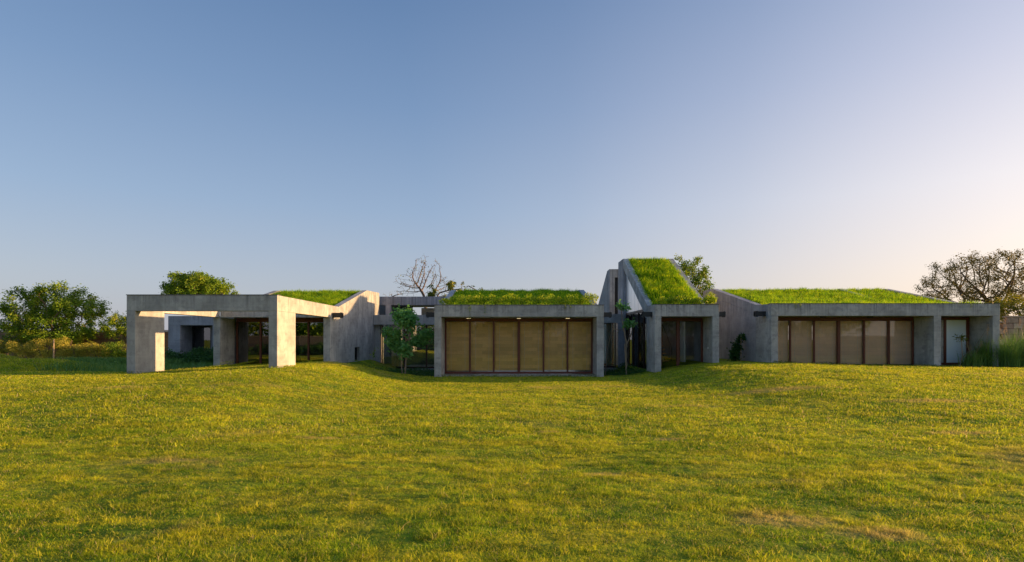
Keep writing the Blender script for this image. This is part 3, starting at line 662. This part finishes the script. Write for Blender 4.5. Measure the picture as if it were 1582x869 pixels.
# --- links
L1 = empty('link_building', (-6, 34.5, 0), 'low glazed link with two stacked concrete slabs behind the broad-leaved young tree', 'building', 'glazed links of one house')
box('beam', CONC, L1, -8.508, -2.5, 34.1, 34.5, 2.66, 3.26, .01)
box('beam', CONC_SHADE, L1, -8.62, -1.0, 36.0, 36.4, 3.99, 4.54, .01)
box('roof', CONC, L1, -8.508, -2.5, 34.51, 37.5, 3.0, 3.2, 0); box('roof', CONC_SHADE, L1, -8.508, -1, 36.41, 40.5, 4.1, 4.5, 0)
for a, b in ((-8.2, -7.85), (-1.6, -1.2)): box('pier', CONC_SHADE, L1, a, b, 36.0, 36.4, 3.201, 3.988, .008)
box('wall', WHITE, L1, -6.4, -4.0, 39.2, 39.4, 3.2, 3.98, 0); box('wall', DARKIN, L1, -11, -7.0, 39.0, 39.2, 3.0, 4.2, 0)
box('plinth', CONC, L1, -8.45, -2.5, 34.2, 35.2, -.8, -.06, .01)
box('floor', FLOOR, L1, -8.45, -2.5, 35.21, 42, -.3, -.07, 0)
glazing(L1, 34.8, -.058, 2.98, [-8.15, -6.75, -5.35, -3.9], glass=GLASS, curtain=((-7.6, -6.9),), mat=WOODD)
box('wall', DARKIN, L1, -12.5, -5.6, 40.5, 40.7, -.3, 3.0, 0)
box('wall', CONC, L1, -8.508, -8.2, 34.52, 35.6, -.8, 2.99, 0)
box('lit_wall', CONC, L1, -5.5, -2.5, 41, 41.3, -.3, 3.0, 0)
L2 = empty('link_building', (5.4, 33, 0), 'narrow glazed link under one concrete beam between the blinds pavilion and stair tower', 'building', 'glazed links of one house')
box('beam', CONC, L2, 4.31, 6.575, 32.45, 32.85, 2.72, 3.24, .01)
box('roof', CONC, L2, 4.31, 6.575, 32.86, 36, 2.9, 3.15, 0)
box('pier', CONC_SHADE, L2, 6.18, 6.57, 32.4, 32.44, -.5, 2.72, 0)
box('plinth', CONC, L2, 4.31, 6.17, 32.5, 33.2, -.5, .08, .01)
glazing(L2, 33.0, .085, 2.88, [4.35, 5.3, 6.17], glass=GLASS, curtain=((5.65, 5.95),), mat=WOODD)
glazing(L2, 36.1, .08, 2.9, [4.33, 5.4, 6.56]); box('floor', FLOOR, L2, 4.31, 6.57, 33.21, 36, -.1, .08, 0)  # back glazing added to brighten the inside of the link

# --- furniture inside the pergola pavilion
def stool(x, y, z, lab):
    t = empty('stool', (x, y, z), lab, 'stool', 'low wooden stools behind the glass')
    MB().box(x - .18, x + .18, y - .16, y + .16, z + .38, z + .42).build('seat', WOODD, t, .01)
    for a in (-.15, .15):
        for b in (-.13, .13): box('leg', WOODD, t, x + a - .02, x + a + .02, y + b - .02, y + b + .02, z, z + .379, .003)
stool(-13.0, 28.1, .42, 'dark low stool nearest the curtain behind the pergola glass'); stool(-12.75, 28.9, .42, 'dark low stool beside the wooden bench behind the pergola glass')
t = empty('bench', (-12.1, 28.4, .42), 'dark wooden bench with slatted back standing behind the pergola glass', 'bench')
box('seat', WOODD, t, -12.6, -11.6, 28.2, 28.6, .84, .88, .006)
for x in (-12.56, -11.64):
    for y in (28.24, 28.56): box('leg', WOODD, t, x - .025, x + .025, y - .025, y + .025, .42, .839, .003)
box('backrest', WOODD, t, -12.6, -11.6, 28.57, 28.60, 1.15, 1.24, .004)
for x in (-12.5, -12.2, -11.9, -11.7): box('slat', WOODD, t, x - .02, x + .02, 28.575, 28.595, .881, 1.149, 0)

# ------------------------------------------------------------------ lawn grass
near = [blade_mesh('bn%d' % i, 1500, .36, .036, .0044, LAWN, 1.8) for i in range(6)]
mid = [blade_mesh('bm%d' % i, 1100, .62, .040, .010, LAWN, 1.6) for i in range(5)]
farp = [blade_mesh('bf%d' % i, 1200, 1.0, .042, .015, LAWN, 1.4) for i in range(5)]
P1, N1 = lawn_points(3.0, 9.6, 8.0, 2.5); P2, N2 = lawn_points(9.2, 17.2, 3.2, 3); P3, N3 = lawn_points(16.8, 27.2, 1.5, 4, on_lawn)
scatter('lawn_grass', P1, N1, near, (.8, 1.2), vary=.7, label='short yellow-green turf nearest the camera', cat='grass')
scatter('lawn_grass', P2, N2, mid, (.85, 1.15), vary=.6, label='short yellow-green turf across the middle of the lawn', cat='grass')
scatter('lawn_grass', P3, N3, farp, (.85, 1.15), vary=.4, label='short sunlit turf running up to the pavilions', cat='grass')
tall = [blade_mesh('bt%d' % i, 46, .07, .10, .0055, LAWN, 1.4) for i in range(5)]
X = -8 + 16 * rng.random(450); Y = 3.6 + 9 * rng.random(450) ** 1.3; k = (_vn(X, Y, .8, 91) > .02) & (np.abs(X) < Y + 1.5) ; X, Y = X[k], Y[k]
scatter('weed_tufts', np.stack([X, Y, H(X, Y)], 1), hn(X, Y), tall, (.5, 1.15), label='longer loose grass tufts scattered in the near lawn', cat='grass')
cl1 = [blade_mesh('bc%d' % i, 110, .10, .052, .0046, LAWN, 1.6) for i in range(6)]; cl2 = [blade_mesh('be%d' % i, 110, .26, .085, .011, LAWN, 1.4) for i in range(5)]
def clumps(n, y0, y1, protos, lab):
    Y = y0 + (y1 - y0) * rng.random(n); X = (rng.random(n) * 2 - 1) * (y1 * .95 + 2); k = (np.abs(X) < Y * .95 + 2) & (.6 * _vn(X * .6, Y, 1.9, 93) + .7 * _vn(X * .7, Y * 1.2, 4.3, 94) > .06) & on_lawn(X, Y); X, Y = X[k], Y[k]
    scatter('turf_clumps', np.stack([X, Y, H(X, Y)], 1), hn(X, Y), protos, (.6, 1.15), label=lab, cat='grass')
clumps(22000, 3.2, 11, cl1, 'uneven thicker clumps of turf in the near lawn'); clumps(9000, 10, 25, cl2, 'uneven thicker clumps of turf towards the house')
n = 700; X = -40 + 22.5 * rng.random(n); Y = 24 + 13 * rng.random(n); k = Y > 24.0; X, Y = X[k], Y[k]
moundp = [blade_mesh('bd%d' % i, 1200, 1.0, .07, .018, LAWN, 1.2) for i in range(3)]
scatter('mound_grass', np.stack([X, Y, H(X, Y)], 1), hn(X, Y), moundp, label='darker turf over the low mound behind the left lawn', cat='grass')

# ------------------------------------------------------------------ trees
def colonise(base, top, env, n_att, step, kill, infl, iters=90, trunk_pts=None, seed=0, zbias=.05):
    """space colonisation: returns nodes, parents. env(n)-> attraction points"""
    r = np.random.default_rng(seed); A = env(n_att, r)
    nodes = [np.array(base, float)]; par = [-1]
    tp = trunk_pts or [top]
    for q in tp:
        q = np.array(q, float); a = nodes[-1]; L = np.linalg.norm(q - a); m = max(1, int(L / step))
        for i in range(1, m + 1): nodes.append(a + (q - a) * i / m + r.normal(size=3) * step * .06); par.append(len(nodes) - 2)
    for it in range(iters):
        Nn = np.array(nodes); D = np.linalg.norm(A[:, None] - Nn[None], axis=2); near_i = D.argmin(1); dm = D.min(1)
        A = A[dm > kill]; near_i = near_i[dm > kill]; dm = dm[dm > kill]
        if len(A) == 0: break
        act = dm < infl
        if not act.any(): act = dm <= dm.min() + .01
        new = 0
        for i in np.unique(near_i[act]):
            v = (A[act & (near_i == i)] - Nn[i]); v /= np.linalg.norm(v, axis=1)[:, None]; d = v.sum(0) + r.normal(size=3) * .25 + np.array([0, 0, zbias]); L = np.linalg.norm(d)
            if L < 1e-3: continue
            nodes.append(Nn[i] + d / L * step); par.append(int(i)); new += 1
        if new == 0: break
    return np.array(nodes), np.array(par)
def branch_mesh(nodes, par, r0, rtip, k=5, expo=2.3):
    n = len(nodes); w = np.zeros(n); ch = np.zeros(n, int)
    for i in range(1, n): ch[par[i]] += 1
    w[ch == 0] = 1
    for i in range(n - 1, 0, -1): w[par[i]] += w[i]
    rad = w ** (1 / expo); rad = rtip + (rad - 1) / max(1e-6, rad[0] - 1) * (r0 - rtip)
    V = []; F = []
    for i in range(1, n):
        p = par[i]; a = nodes[p]; b = nodes[i]; d = b - a; L = np.linalg.norm(d)
        if L < 1e-6: continue
        d /= L; u = np.cross(d, [.3, .8, .5]); u /= np.linalg.norm(u); v = np.cross(d, u)
        ra = min(rad[p], rad[i] * 1.35); kk = k if rad[i] > .03 else 3; base = len(V)
        for (c, rr) in ((a - d * ra * .3, ra), (b, rad[i])):
            for j in range(kk): t = 2 * math.pi * j / kk; V.append(c + (u * math.cos(t) + v * math.sin(t)) * rr)
        for j in range(kk): F.append((base + j, base + (j + 1) % kk, base + kk + (j + 1) % kk, base + kk + j))
    return np.array(V), F, rad, ch
def ell(c, r, hollow=.3, zmin=None):
    def f(n, g):
        d = g.normal(size=(n * 3, 3)); d /= np.linalg.norm(d, axis=1)[:, None]; t = hollow + (1 - hollow) * g.random(n * 3) ** .6
        P = np.array(c) + d * t[:, None] * np.array(r)
        if zmin is not None: P = P[P[:, 2] > zmin]
        return P[:n]
    return f
def multi(parts):
    def f(n, g):
        s = sum(p[2] for p in parts); return np.concatenate([ell(c, r, .1)(max(2, int(n * w / s)), g) for c, r, w in parts])
    return f
def tree(name, label, base, top, env, n_att, r0, rtip, leafmat, leaf_n, leaf_size, clump_r, bark=BARK, step=.28, kill=.35, infl=1.6, trunk_pts=None, seed=1, asp=.45, droop=.2, cat='tree', group=None, skip=.0, zbias=.05):
    t = empty(name, base, label, cat, group)
    nodes, par = colonise(base, top, env, n_att, step, kill, infl, trunk_pts=trunk_pts, seed=seed, zbias=zbias)
    V, F, rad, ch = branch_mesh(nodes, par, r0, rtip)
    mesh_np('trunk', V, F, bark, t, smooth=True)
    if leaf_n:
        g = np.random.default_rng(seed + 9); cand = np.where(rad < rtip * 2.2)[0]; cand = cand[g.random(len(cand)) > skip]
        w = g.random(len(cand)) ** 1.5 + .05; pick = g.choice(cand, leaf_n, p=w / w.sum()); P = nodes[pick] + g.normal(size=(leaf_n, 3)) * clump_r * (.5 + .6 * w[np.searchsorted(cand, pick)])[:, None]
        V, F, tn = leaf_cloud(P, leaf_size, asp, droop); ct = g.random(len(nodes))[pick]; tn = np.clip(.55 * tn + .45 * ct, 0, 1)
        mesh_np('crown', V, F, leafmat, t, tone=tn)
    return t
def gz(x, y): return float(H(x, y))
tree('feathery_tree', 'large dense feathery green tree with yellowing sprays beside the stone wall', (-36.6, 45, -.1), (-36.6, 45, 1.4), multi([((-37.2, 45, 3.9), (3.7, 3.2, 2.4), 6), ((-37.2, 44.6, 2.2), (3.8, 2.6, 1.4), 3), ((-39.6, 45, 3.2), (2.0, 1.8, 1.6), 1)]), 760, .22, .012, LEAF_T, 36000, .16, .20, seed=3, skip=.15)
tree('feathery_tree', 'small rounded green tree between the large tree and the pergola pier', (-31.2, 45, -.1), (-31.2, 45, 1.2), ell((-31.2, 45, 2.6), (2.2, 1.6, 1.35), .2), 200, .1, .012, LEAF_T, 9000, .13, .16, seed=5)
tree('acacia_tree', 'leafy yellow-green tree whose crown shows above the pergola beam', (-26.0, 46, -.1), (-26.1, 46, 3.8), ell((-26.2, 46, 5.9), (2.6, 2.2, 1.55), .15), 420, .2, .012, LEAF_T, 12000, .17, .15, seed=8, droop=.6)
# its greener outer fringe comes as a second tree standing just behind
tree('acacia_tree', 'green drooping tree just behind the yellow-green crown above the pergola', (-26.8, 48.5, -.1), (-26.9, 48.5, 3.6), ell((-27.3, 48.5, 5.9), (3.0, 2.0, 1.7), .2), 380, .2, .012, LEAF_T, 13000, .17, .17, seed=12, droop=.6)
tree('bare_tree', 'bare brown twiggy tree rising behind the glazed link', (-6.9, 44, -.1), (-6.85, 44, 4.6), multi([((-6.9, 44, 7.0), (1.6, 1.3, 1.5), 4), ((-8.3, 44, 6.0), (1.2, 1.0, 1.0), 2), ((-5.6, 44, 6.0), (1.0, 1.0, 1.1), 1.5)]), 560, .13, .010, LEAF_S, 260, .12, .08, seed=21, step=.17, kill=.2, infl=1.5, zbias=.3)
tree('bare_tree', 'thin twiggy tree with a few hanging leaves left of the central planted roof', (-5.7, 41, -.1), (-5.5, 41, 3.5), multi([((-4.3, 41, 5.5), (1.2, .8, .9), 2), ((-5.9, 41, 5.2), (.6, .6, .6), 1)]), 80, .07, .011, LEAF_S, 700, .26, .10, seed=23, step=.2, kill=.25, droop=1.2, skip=.6, asp=.3)
tree('bare_tree', 'low bare sprig showing over the left end of the central roof', (-2.7, 42, -.1), (-2.8, 42, 4.7), multi([((-3.1, 42, 5.6), (.5, .4, .55), 1), ((-2.1, 42, 5.3), (.7, .4, .5), 1)]), 26, .05, .012, LEAF_S, 60, .2, .06, seed=25, step=.18, kill=.22, droop=1.0)
tree('bare_tree', 'low bare branches at the left end of the link roof', (-9.3, 42, -.1), (-9.3, 42, 4.3), multi([((-9.0, 42, 5.1), (.9, .5, .5), 1)]), 30, .05, .010, LEAF_S, 30, .1, .06, seed=27, step=.18, kill=.22)
tree('leafy_tree', 'olive-green leafy tree behind the peak of the grass slope', (13.0, 42, -.1), (13.1, 42, 4.5), ell((13.3, 42, 6.0), (1.85, 1.5, 2.1), .25), 260, .14, .012, LEAF_T, 9000, .16, .17, seed=31, skip=.25)
tree('spreading_tree', 'large sparse spreading tree with brown limbs over the right pavilion end', (36.9, 43, -.1), (37.0, 43, 3.4), ell((36.8, 43, 6.0), (4.9, 4.0, 2.75), .35, 3.8), 780, .30, .013, LEAF_B, 22000, .12, .16, seed=37, step=.27, kill=.32, skip=.2)
tree('yellow_tree', 'dense yellow-green low tree behind the stone wall at the right', (34.5, 38, -.1), (34.5, 38, 1.6), ell((34.6, 38, 3.0), (3.4, 1.7, 1.7), .2), 320, .12, .012, LEAF_Y, 13000, .15, .18, seed=41)

# young tree in front of the link
YT = tree('young_tree', 'young broad-leaved tree with two pale stems in front of the glazed link', (-5.2, 26.9, gz(-5.2, 26.9) - .05), (-5.1, 26.9, 1.0),
     multi([((-5.15, 26.9, 2.85), (.55, .5, .45), 4), ((-5.7, 26.9, 1.9), (.5, .45, .5), 3), ((-4.4, 26.9, 1.9), (.55, .45, .4), 3), ((-5.0, 26.8, 1.35), (.75, .5, .3), 2.5)]), 120, .045, .006, LEAF_G, 4200, .15, .15, BARKP, step=.12, kill=.17, infl=.9,
     trunk_pts=[(-5.13, 26.9, .7), (-4.98, 26.9, 1.6), (-4.95, 26.9, 2.3)], seed=51, asp=.62, droop=.5)
MB().tube([(-5.28, 26.9, -.2), (-5.36, 26.88, .6), (-5.3, 26.85, 1.2)], [.03, .024, .015], 7).build('stem', BARKP, YT)
tree('sapling', 'thin sapling with a small leafy tip beside the left pavilion wall', (-6.75, 27.1, gz(-6.75, 27.1) - .05), (-6.75, 27.1, .9), multi([((-6.72, 27.1, 1.25), (.14, .12, .12), 1), ((-6.85, 27.1, 1.0), (.1, .1, .08), 1)]), 8, .022, .007, SHRUBL, 60, .11, .05, BARKP, step=.09, kill=.1, seed=53, asp=.6)
tree('bare_shrub', 'leafless branching shrub beside the right pier of the blinds pavilion', (4.75, 28.3, -.35), (4.85, 28.3, 1.2), multi([((5.35, 28.3, 2.2), (.45, .25, .35), 2), ((4.75, 28.3, 2.2), (.25, .2, .4), 1)]), 34, .03, .007, LEAF_S, 20, .08, .05, BARKP, step=.13, kill=.15, infl=1.2, seed=55)
tree('forked_tree', 'slim forked tree with a few palmate leaves before the stair tower glass', (5.63, 27.3, -.35), (5.6, 27.3, 1.0), multi([((5.85, 27.3, 2.55), (.45, .3, .22), 3), ((5.4, 27.3, 3.3), (.25, .2, .25), 2)]), 30, .042, .008, LEAF_G, 330, .17, .09, BARKP, step=.13, kill=.16, infl=1.4, trunk_pts=[(5.62, 27.3, 1.55), (5.48, 27.3, 2.4), (5.38, 27.3, 3.2)], seed=57, asp=.4, droop=.4, skip=.45)
MB().tube([(5.62, 27.28, 1.5), (5.85, 27.28, 2.0), (5.98, 27.28, 2.55)], [.03, .022, .012], 6).build('forked_stem', BARKP)
bpy.data.objects['forked_stem'].name = 'stem'
def adopt(o, t):
    o.parent = t; o.location = o.location - base_of(t)
adopt(bpy.data.objects['stem'] if bpy.data.objects['stem'].parent is None else [o for o in bpy.data.objects if o.name.startswith('stem') and o.parent is None][0], [o for o in bpy.data.objects if o.name == 'forked_tree'][0])
def tagt(o, label, cat, group=None, kind=None):
    if label: o['label'] = label
    if cat: o['category'] = cat
    if group: o['group'] = group
    if kind: o['kind'] = kind
    return o
tagt(MB().tube([(5.60, 27.1, -.3), (5.50, 27.1, 1.55)], [.025, .022], 6).build('garden_stake', STAKE), 'pale wooden stake leaning on the forked tree', 'stake')
cl = tree('climbing_plant', 'dark leafy climber on a pale stake against the right pavilion side wall', (11.3, 27.7, .6), (11.3, 27.7, 1.2), multi([((11.15, 27.7, 1.1), (.24, .2, .6), 4), ((11.45, 27.7, 1.9), (.24, .15, .08), 1)]), 70, .02, .006, LEAF_D, 2200, .10, .08, BARKP, step=.1, kill=.11, seed=61, asp=.6)
MB().tube([(11.38, 27.6, .5), (11.38, 27.6, 1.95)], [.02, .02], 6).build('stake', STAKE, cl)
tagt(MB().tube([(-34.0, 41.2, -.1), (-34.0, 41.2, 1.78)], [.05, .045], 7).build('timber_post', STAKE), 'short timber post standing among the golden bushes', 'post')

# golden bushes in front of the left wall
def bush(x, y, rx, h, mat, label, n=5200, ls=.085, seed=0):
    g = np.random.default_rng(seed); z0 = gz(x, y); b = empty('bush', (x, y, z0), label, 'bush', 'bushes along the left boundary')
    C = [(x + g.normal() * rx * .42, y + g.normal() * rx * .35, z0 + h * (.25 + .6 * g.random())) for _ in range(16)]
    P = clump_points(C, [rx * .36] * 16, n // 16, .9); V, F, t = leaf_cloud(P, ls, .4, -.2); mesh_np('foliage', V, F, mat, b, tone=t)
    m = MB()
    for k in range(7): a = g.random() * 6.28; m.tube([(x, y, z0 - .05), (x + math.cos(a) * rx * .3, y + math.sin(a) * rx * .3, z0 + h * .45), (x + math.cos(a) * rx * .6, y + math.sin(a) * rx * .5, z0 + h * .85)], [.02, .013, .006], 4)
    m.build('stems', BARK, b)
bl = [(-33.4, 36.5, 1.0, 1.6, LEAF_Y, 'bright yellow-green bush at the far left edge'), (-31.6, 36.2, .85, 1.5, LEAF_BUSH, 'dull golden bush second from the left edge'), (-30.3, 36, .85, 1.75, LEAF_BUSH, 'tall orange-tinged bush left of the timber post'),
      (-29.2, 36.3, .8, 1.9, LEAF_BUSH, 'tallest golden bush directly behind the timber post'), (-28.2, 36, .75, 1.5, LEAF_BUSH, 'rounded golden bush right of the timber post'), (-26.9, 36.2, .85, 1.6, LEAF_BUSH, 'pale rounded bush standing alone by dark gaps'),
      (-25.6, 36, .85, 1.55, LEAF_T, 'greener bush between the pale rounded bush and pergola'), (-24.4, 36.3, .8, 1.5, LEAF_BUSH, 'last golden bush before the pergola pier')]
bl = [(x * 1.167, y + 6, r_ * 1.15, h * 1.06, m_, lab) for x, y, r_, h, m_, lab in bl]
for i, (x, y, r_, h, m_, lab) in enumerate(bl): bush(x, y, r_, h, m_, lab, seed=100 + i)

# low planting: stuff
def weeds(name, x0, x1, y0, y1, n, h, mat, label, w=.02, seed=0, leaf=0, leafmat=None):
    g = np.random.default_rng(seed); X = x0 + (x1 - x0) * g.random(n); Y = y0 + (y1 - y0) * g.random(n); Z = H(X, Y) - .02
    hh = h * (.3 + .8 * g.random(n)); az = g.random(n) * 6.283; ln = .15 + .5 * g.random(n)
    B = np.stack([X, Y, Z], 1); D = np.stack([np.cos(az) * ln, np.sin(az) * ln, np.ones(n)], 1); fa = g.random(n) * 6.283
    S = np.stack([np.cos(fa), np.sin(fa), 0 * fa], 1) * w / 2; M = B + D * (hh * .6)[:, None]; T = M + (D * np.array([2.2, 2.2, .6])) * (hh * .4)[:, None]
    V = np.stack([B - S, B + S, M + S * .8, M - S * .8, T + S * .1, T - S * .1], 1).reshape(-1, 3); b = np.arange(n)[:, None] * 6
    F = np.concatenate([b + np.array([[0, 1, 2, 3]]), b + np.array([[3, 2, 4, 5]])], 1).reshape(-1, 4)
    o = mesh_np(name, V, F, mat, tone=np.repeat(g.random(n), 2), kind='stuff'); tagt(o, label, 'plants')
    return o
weeds('tall_weeds', -27.5, -20.4, 33, 35.5, 7000, .75, REED, 'green weeds growing between the mound and the bushes', .03, 201)
weeds('tall_weeds', -23.5, -14.2, 27.5, 35.8, 7000, .55, REED, 'tangled green weeds in front of the rear wing', .025, 202)
def ground_leaves(name, x0, x1, y0, y1, n, h, mat, label, size, seed):
    g = np.random.default_rng(seed); X = x0 + (x1 - x0) * g.random(n); Y = y0 + (y1 - y0) * g.random(n)
    Z = H(X, Y) + h * g.random(n) * (.4 + 1.2 * (_vn(X, Y, 1.3, seed) + .5))
    V, F, t = leaf_cloud(np.stack([X, Y, Z], 1), size, .6, -.1); o = mesh_np(name, V, F, mat, tone=t, kind='stuff'); tagt(o, label, 'plants')
ground_leaves('low_shrubs', -22.0, -18.0, 34.5, 36.6, 9000, 1.0, LEAF_D, 'low dark shrubs under the rear wing window', .12, 203)
ground_leaves('ground_cover', -6.9, -3.75, 26.5, 33.8, 6500, .22, LEAF_D, 'dark ground cover around the young tree', .07, 204)
ground_leaves('ground_cover', 4.4, 6.4, 26.5, 32.2, 4500, .22, LEAF_D, 'dark ground cover in the bed by the stair tower', .07, 205)
ground_leaves('edge_weeds', -3.6, 4.2, 25.9, 26.5, 1300, .10, LEAF_S, 'straggly weeds along the sill of the blinds pavilion', .05, 206)
ground_leaves('edge_weeds', 11.7, 20.0, 24.7, 25.0, 1500, .09, LEAF_S, 'straggly weeds along the foot of the long right pavilion', .045, 207)
ground_leaves('edge_weeds', -14.0, -8.4, 19.95, 20.2, 500, .07, LEAF_S, 'small weeds at the foot of the pergola piers', .04, 208)
# reeds at the right
def reed_clump(x, y, n, h, label, seed, pl=3):
    g = np.random.default_rng(seed); z0 = gz(x, y); t = empty('reed_clump', (x, y, z0), label, 'ornamental grass', 'tall grasses at the right end')
    az = g.random(n) * 6.283; ln = g.random(n) ** .8 * .9; hh = h * (.5 + .6 * g.random(n)); K = 5
    B = np.stack([x + g.normal(size=n) * .16, y + g.normal(size=n) * .16, np.full(n, z0 - .03)], 1); dr_ = np.stack([np.cos(az), np.sin(az), 0 * az], 1)
    S = np.stack([-np.sin(az), np.cos(az), 0 * az], 1) * .011
    rows = []
    for k in range(K + 1):
        s_ = k / K; p = B + dr_ * (ln * hh * .75 * s_ ** 1.6)[:, None]; p[:, 2] += hh * (s_ - .38 * ln * s_ ** 2.6); wd = (1 - s_) * .9 + .08; rows += [p - S * wd, p + S * wd]
    V = np.stack(rows, 1).reshape(-1, 3); b = np.arange(n)[:, None] * (2 * (K + 1)); F = np.concatenate([b + np.array([[2 * k, 2 * k + 1, 2 * k + 3, 2 * k + 2]]) for k in range(K)], 1).reshape(-1, 4)
    mesh_np('blades', V, F, REED, t, tone=np.repeat(g.random(n), K))
    for k in range(pl):
        a = g.random() * 6.28; q = .25 + .35 * g.random(); H_ = h * (1.0 + .25 * g.random())
        p2 = (x + math.cos(a) * q, y + math.sin(a) * q, z0 + H_)
        st = MB().tube([(x, y, z0), (x + math.cos(a) * q * .5, y + math.sin(a) * q * .5, z0 + H_ * .6), p2], [.006, .005, .004], 4).build('stalk', STAKE, t)
        P = np.array([[p2[0] + g.normal() * .025 + .05 * u, p2[1] + g.normal() * .025, p2[2] - .22 + .3 * u] for u in g.random(110)]); V, F, tt = leaf_cloud(P, .045, .2, -.6); mesh_np('plume', V, F, PLUME, st, tone=tt)
rl = [(20.9, 25.2, 260, .75, 'short arching grass tuft before the pale door'), (21.6, 25.3, 420, 1.35, 'green grass clump before the dark recess beside the door'), (22.2, 24.9, 420, 1.25, 'dark grass clump at the foot of the end pier'), (22.9, 25.5, 450, 1.5, 'tall grass clump just past the end pier'),
      (23.6, 25.0, 420, 1.3, 'mid-height grass clump in front of the stone wall'), (24.2, 26.0, 450, 1.7, 'tallest pale-plumed grass clump before the stone wall'), (25.0, 25.3, 420, 1.4, 'wide grass clump near the right edge'), (25.7, 26.2, 420, 1.5, 'grass clump cut by the right edge')]
for i, (x, y, n_, h_, lab) in enumerate(rl): reed_clump(x, y, int(n_ * 1.5), h_ * 1.18, lab, 300 + i)
# the leaning bare plant by the door
bp = empty('garden_plant', (20.5, 25.4, .5), 'leaning bare-stemmed plant with yellow tips in front of the pale door', 'plant')
MB().tube([(20.45, 25.4, .45), (20.6, 25.4, 1.0), (20.55, 25.4, 1.85)], [.03, .025, .015], 6).build('stem', BARKP, bp); MB().tube([(20.6, 25.4, .95), (21.2, 25.4, 1.45), (21.7, 25.4, 2.25)], [.018, .014, .006], 5).build('stem', BARKP, bp)
P = np.array([[20.52 + random.gauss(0, .11), 25.4 + random.gauss(0, .1), 1.85 + random.gauss(0, .06)] for _ in range(70)]); V, F, tt = leaf_cloud(P, .16, .25, .2); mesh_np('leaves', V, F, LEAF_Y, bp, tone=tt)

# ------------------------------------------------------------------ boundary walls
bmesh_cache = {}
def block_mesh(w, d, h, mat, key):
    if key in bmesh_cache: return bmesh_cache[key]
    bm = bmesh.new(); bmesh.ops.create_cube(bm, size=1)
    for v in bm.verts: v.co = Vector((v.co.x * w, v.co.y * d, v.co.z * h)) + Vector([random.uniform(-.006, .006) for _ in range(3)])
    bmesh.ops.bevel(bm, geom=list(bm.edges), offset=.012, segments=1, affect='EDGES')
    me = bpy.data.meshes.new('stone_block'); bm.to_mesh(me); bm.free(); me.materials.append(mat); bmesh_cache[key] = me; return me
def stone_wall(label, x0, x1, y, z0, z1, bw, bh, mat, single, steps=None, cope=True):
    t = empty('boundary_wall', ((x0 + x1) / 2, y, z0), label, 'wall')
    MB().box(x0, x1, y + .03, y + .22, z0 - .4, z1 - .03).build('core', MORTAR, t)
    rows = int(round((z1 - z0) / bh)); V = []; F = []; T = []; count = 0
    for r in range(rows):
        x = x0 + (bw / 2 if r % 2 else 0) - bw / 2
        while x < x1:
            w = bw * 1.0; zc = z0 + (r + .5) * bh
            lim = z1 if steps is None else steps(x + w / 2)
            if zc < lim and x + w / 2 > x0:
                if single:
                    o = bpy.data.objects.new('stone_block', block_mesh(bw - .025, .22, bh - .022, mat, (bw, bh, mat.name, random.randrange(5))))
                    o.location = Vector((x + w / 2, y + random.uniform(-.012, .012), zc)) - base_of(t); o.parent = t; COL.objects.link(o)
                else:
                    b = len(V); dy = random.uniform(-.02, .02); a0, a1, b0, b1 = x + .014, x + w - .014, zc - bh / 2 + .012, zc + bh / 2 - .012
                    V += [(a0, y + dy, b0), (a1, y + dy, b0), (a1, y + dy, b1), (a0, y + dy, b1), (a0, y + .1, b0), (a1, y + .1, b0), (a1, y + .1, b1), (a0, y + .1, b1)]
                    q = random.random()
                    for f in ((0, 1, 2, 3), (3, 2, 6, 7), (0, 4, 5, 1), (1, 5, 6, 2), (0, 3, 7, 4)): F.append(tuple(b + k for k in f)); T.append(q)
            x += bw
    if not single: mesh_np('stone_blocks', V, F, mat, t, tone=T, kind='stuff')
    if cope: box('coping', mat, t, x0, x1, y - .06, y + .26, z1, z1 + .07, .012)
    return t
stone_wall('weathered stone boundary wall behind the bushes at the left', -56, -24.2, 47.5, .0, 2.5, .5, .24, STONE_R, False)
t = stone_wall('pale stone-block boundary wall beyond the right pavilion', 27.9, 36.9, 32, .45, 3.03, .6, .32, STONE, True, steps=lambda x: 2.75 if x < 28.55 else 3.05, cope=False)
for c in t.children:
    if c.name.startswith('core'): bpy.data.objects.remove(c)
MB().box(27.9, 28.5, 32.03, 32.2, 0, 2.60).build('core', MORTAR, t); MB().box(28.5, 36.9, 32.03, 32.2, 0, 2.95).build('core', MORTAR, t)
box('coping', STONE, t, 27.6, 28.49, 31.88, 32.3, 2.70, 2.78, .01); box('coping', STONE, t, 28.5, 36.9, 31.87, 32.3, 3.02, 3.11, .01)

# ------------------------------------------------------------------ the garden behind the camera, seen in the glass
stone_wall('stone boundary wall behind the camera, mirrored in the glass', -45, 45, -9, .0, 2.1, .8, .35, STONE, False, cope=True)
C = [(x_ := -42 + 84 * random.random(), -13 - 3 * random.random(), 2.2 + 4.2 * random.random() * (.6 + .4 * math.sin(x_ * .33))) for _ in range(330)]
V, F, tt = leaf_cloud(clump_points(C, [1.3] * len(C), 80, .8), .42, .6, 0)
tagt(mesh_np('treeline', V, F, LEAF_T, tone=tt), 'line of leafy trees behind the camera, mirrored in the windows', 'trees', kind='stuff')
C = [(-40 + 80 * random.random(), -7.5 - random.random(), .5 + .6 * random.random()) for _ in range(120)]
V, F, tt = leaf_cloud(clump_points(C, [.7] * len(C), 70, .8), .25, .6, 0)
tagt(mesh_np('shrubbery', V, F, LEAF_D, tone=tt), 'dark shrubbery behind the camera, mirrored in the windows', 'shrubs', kind='stuff')
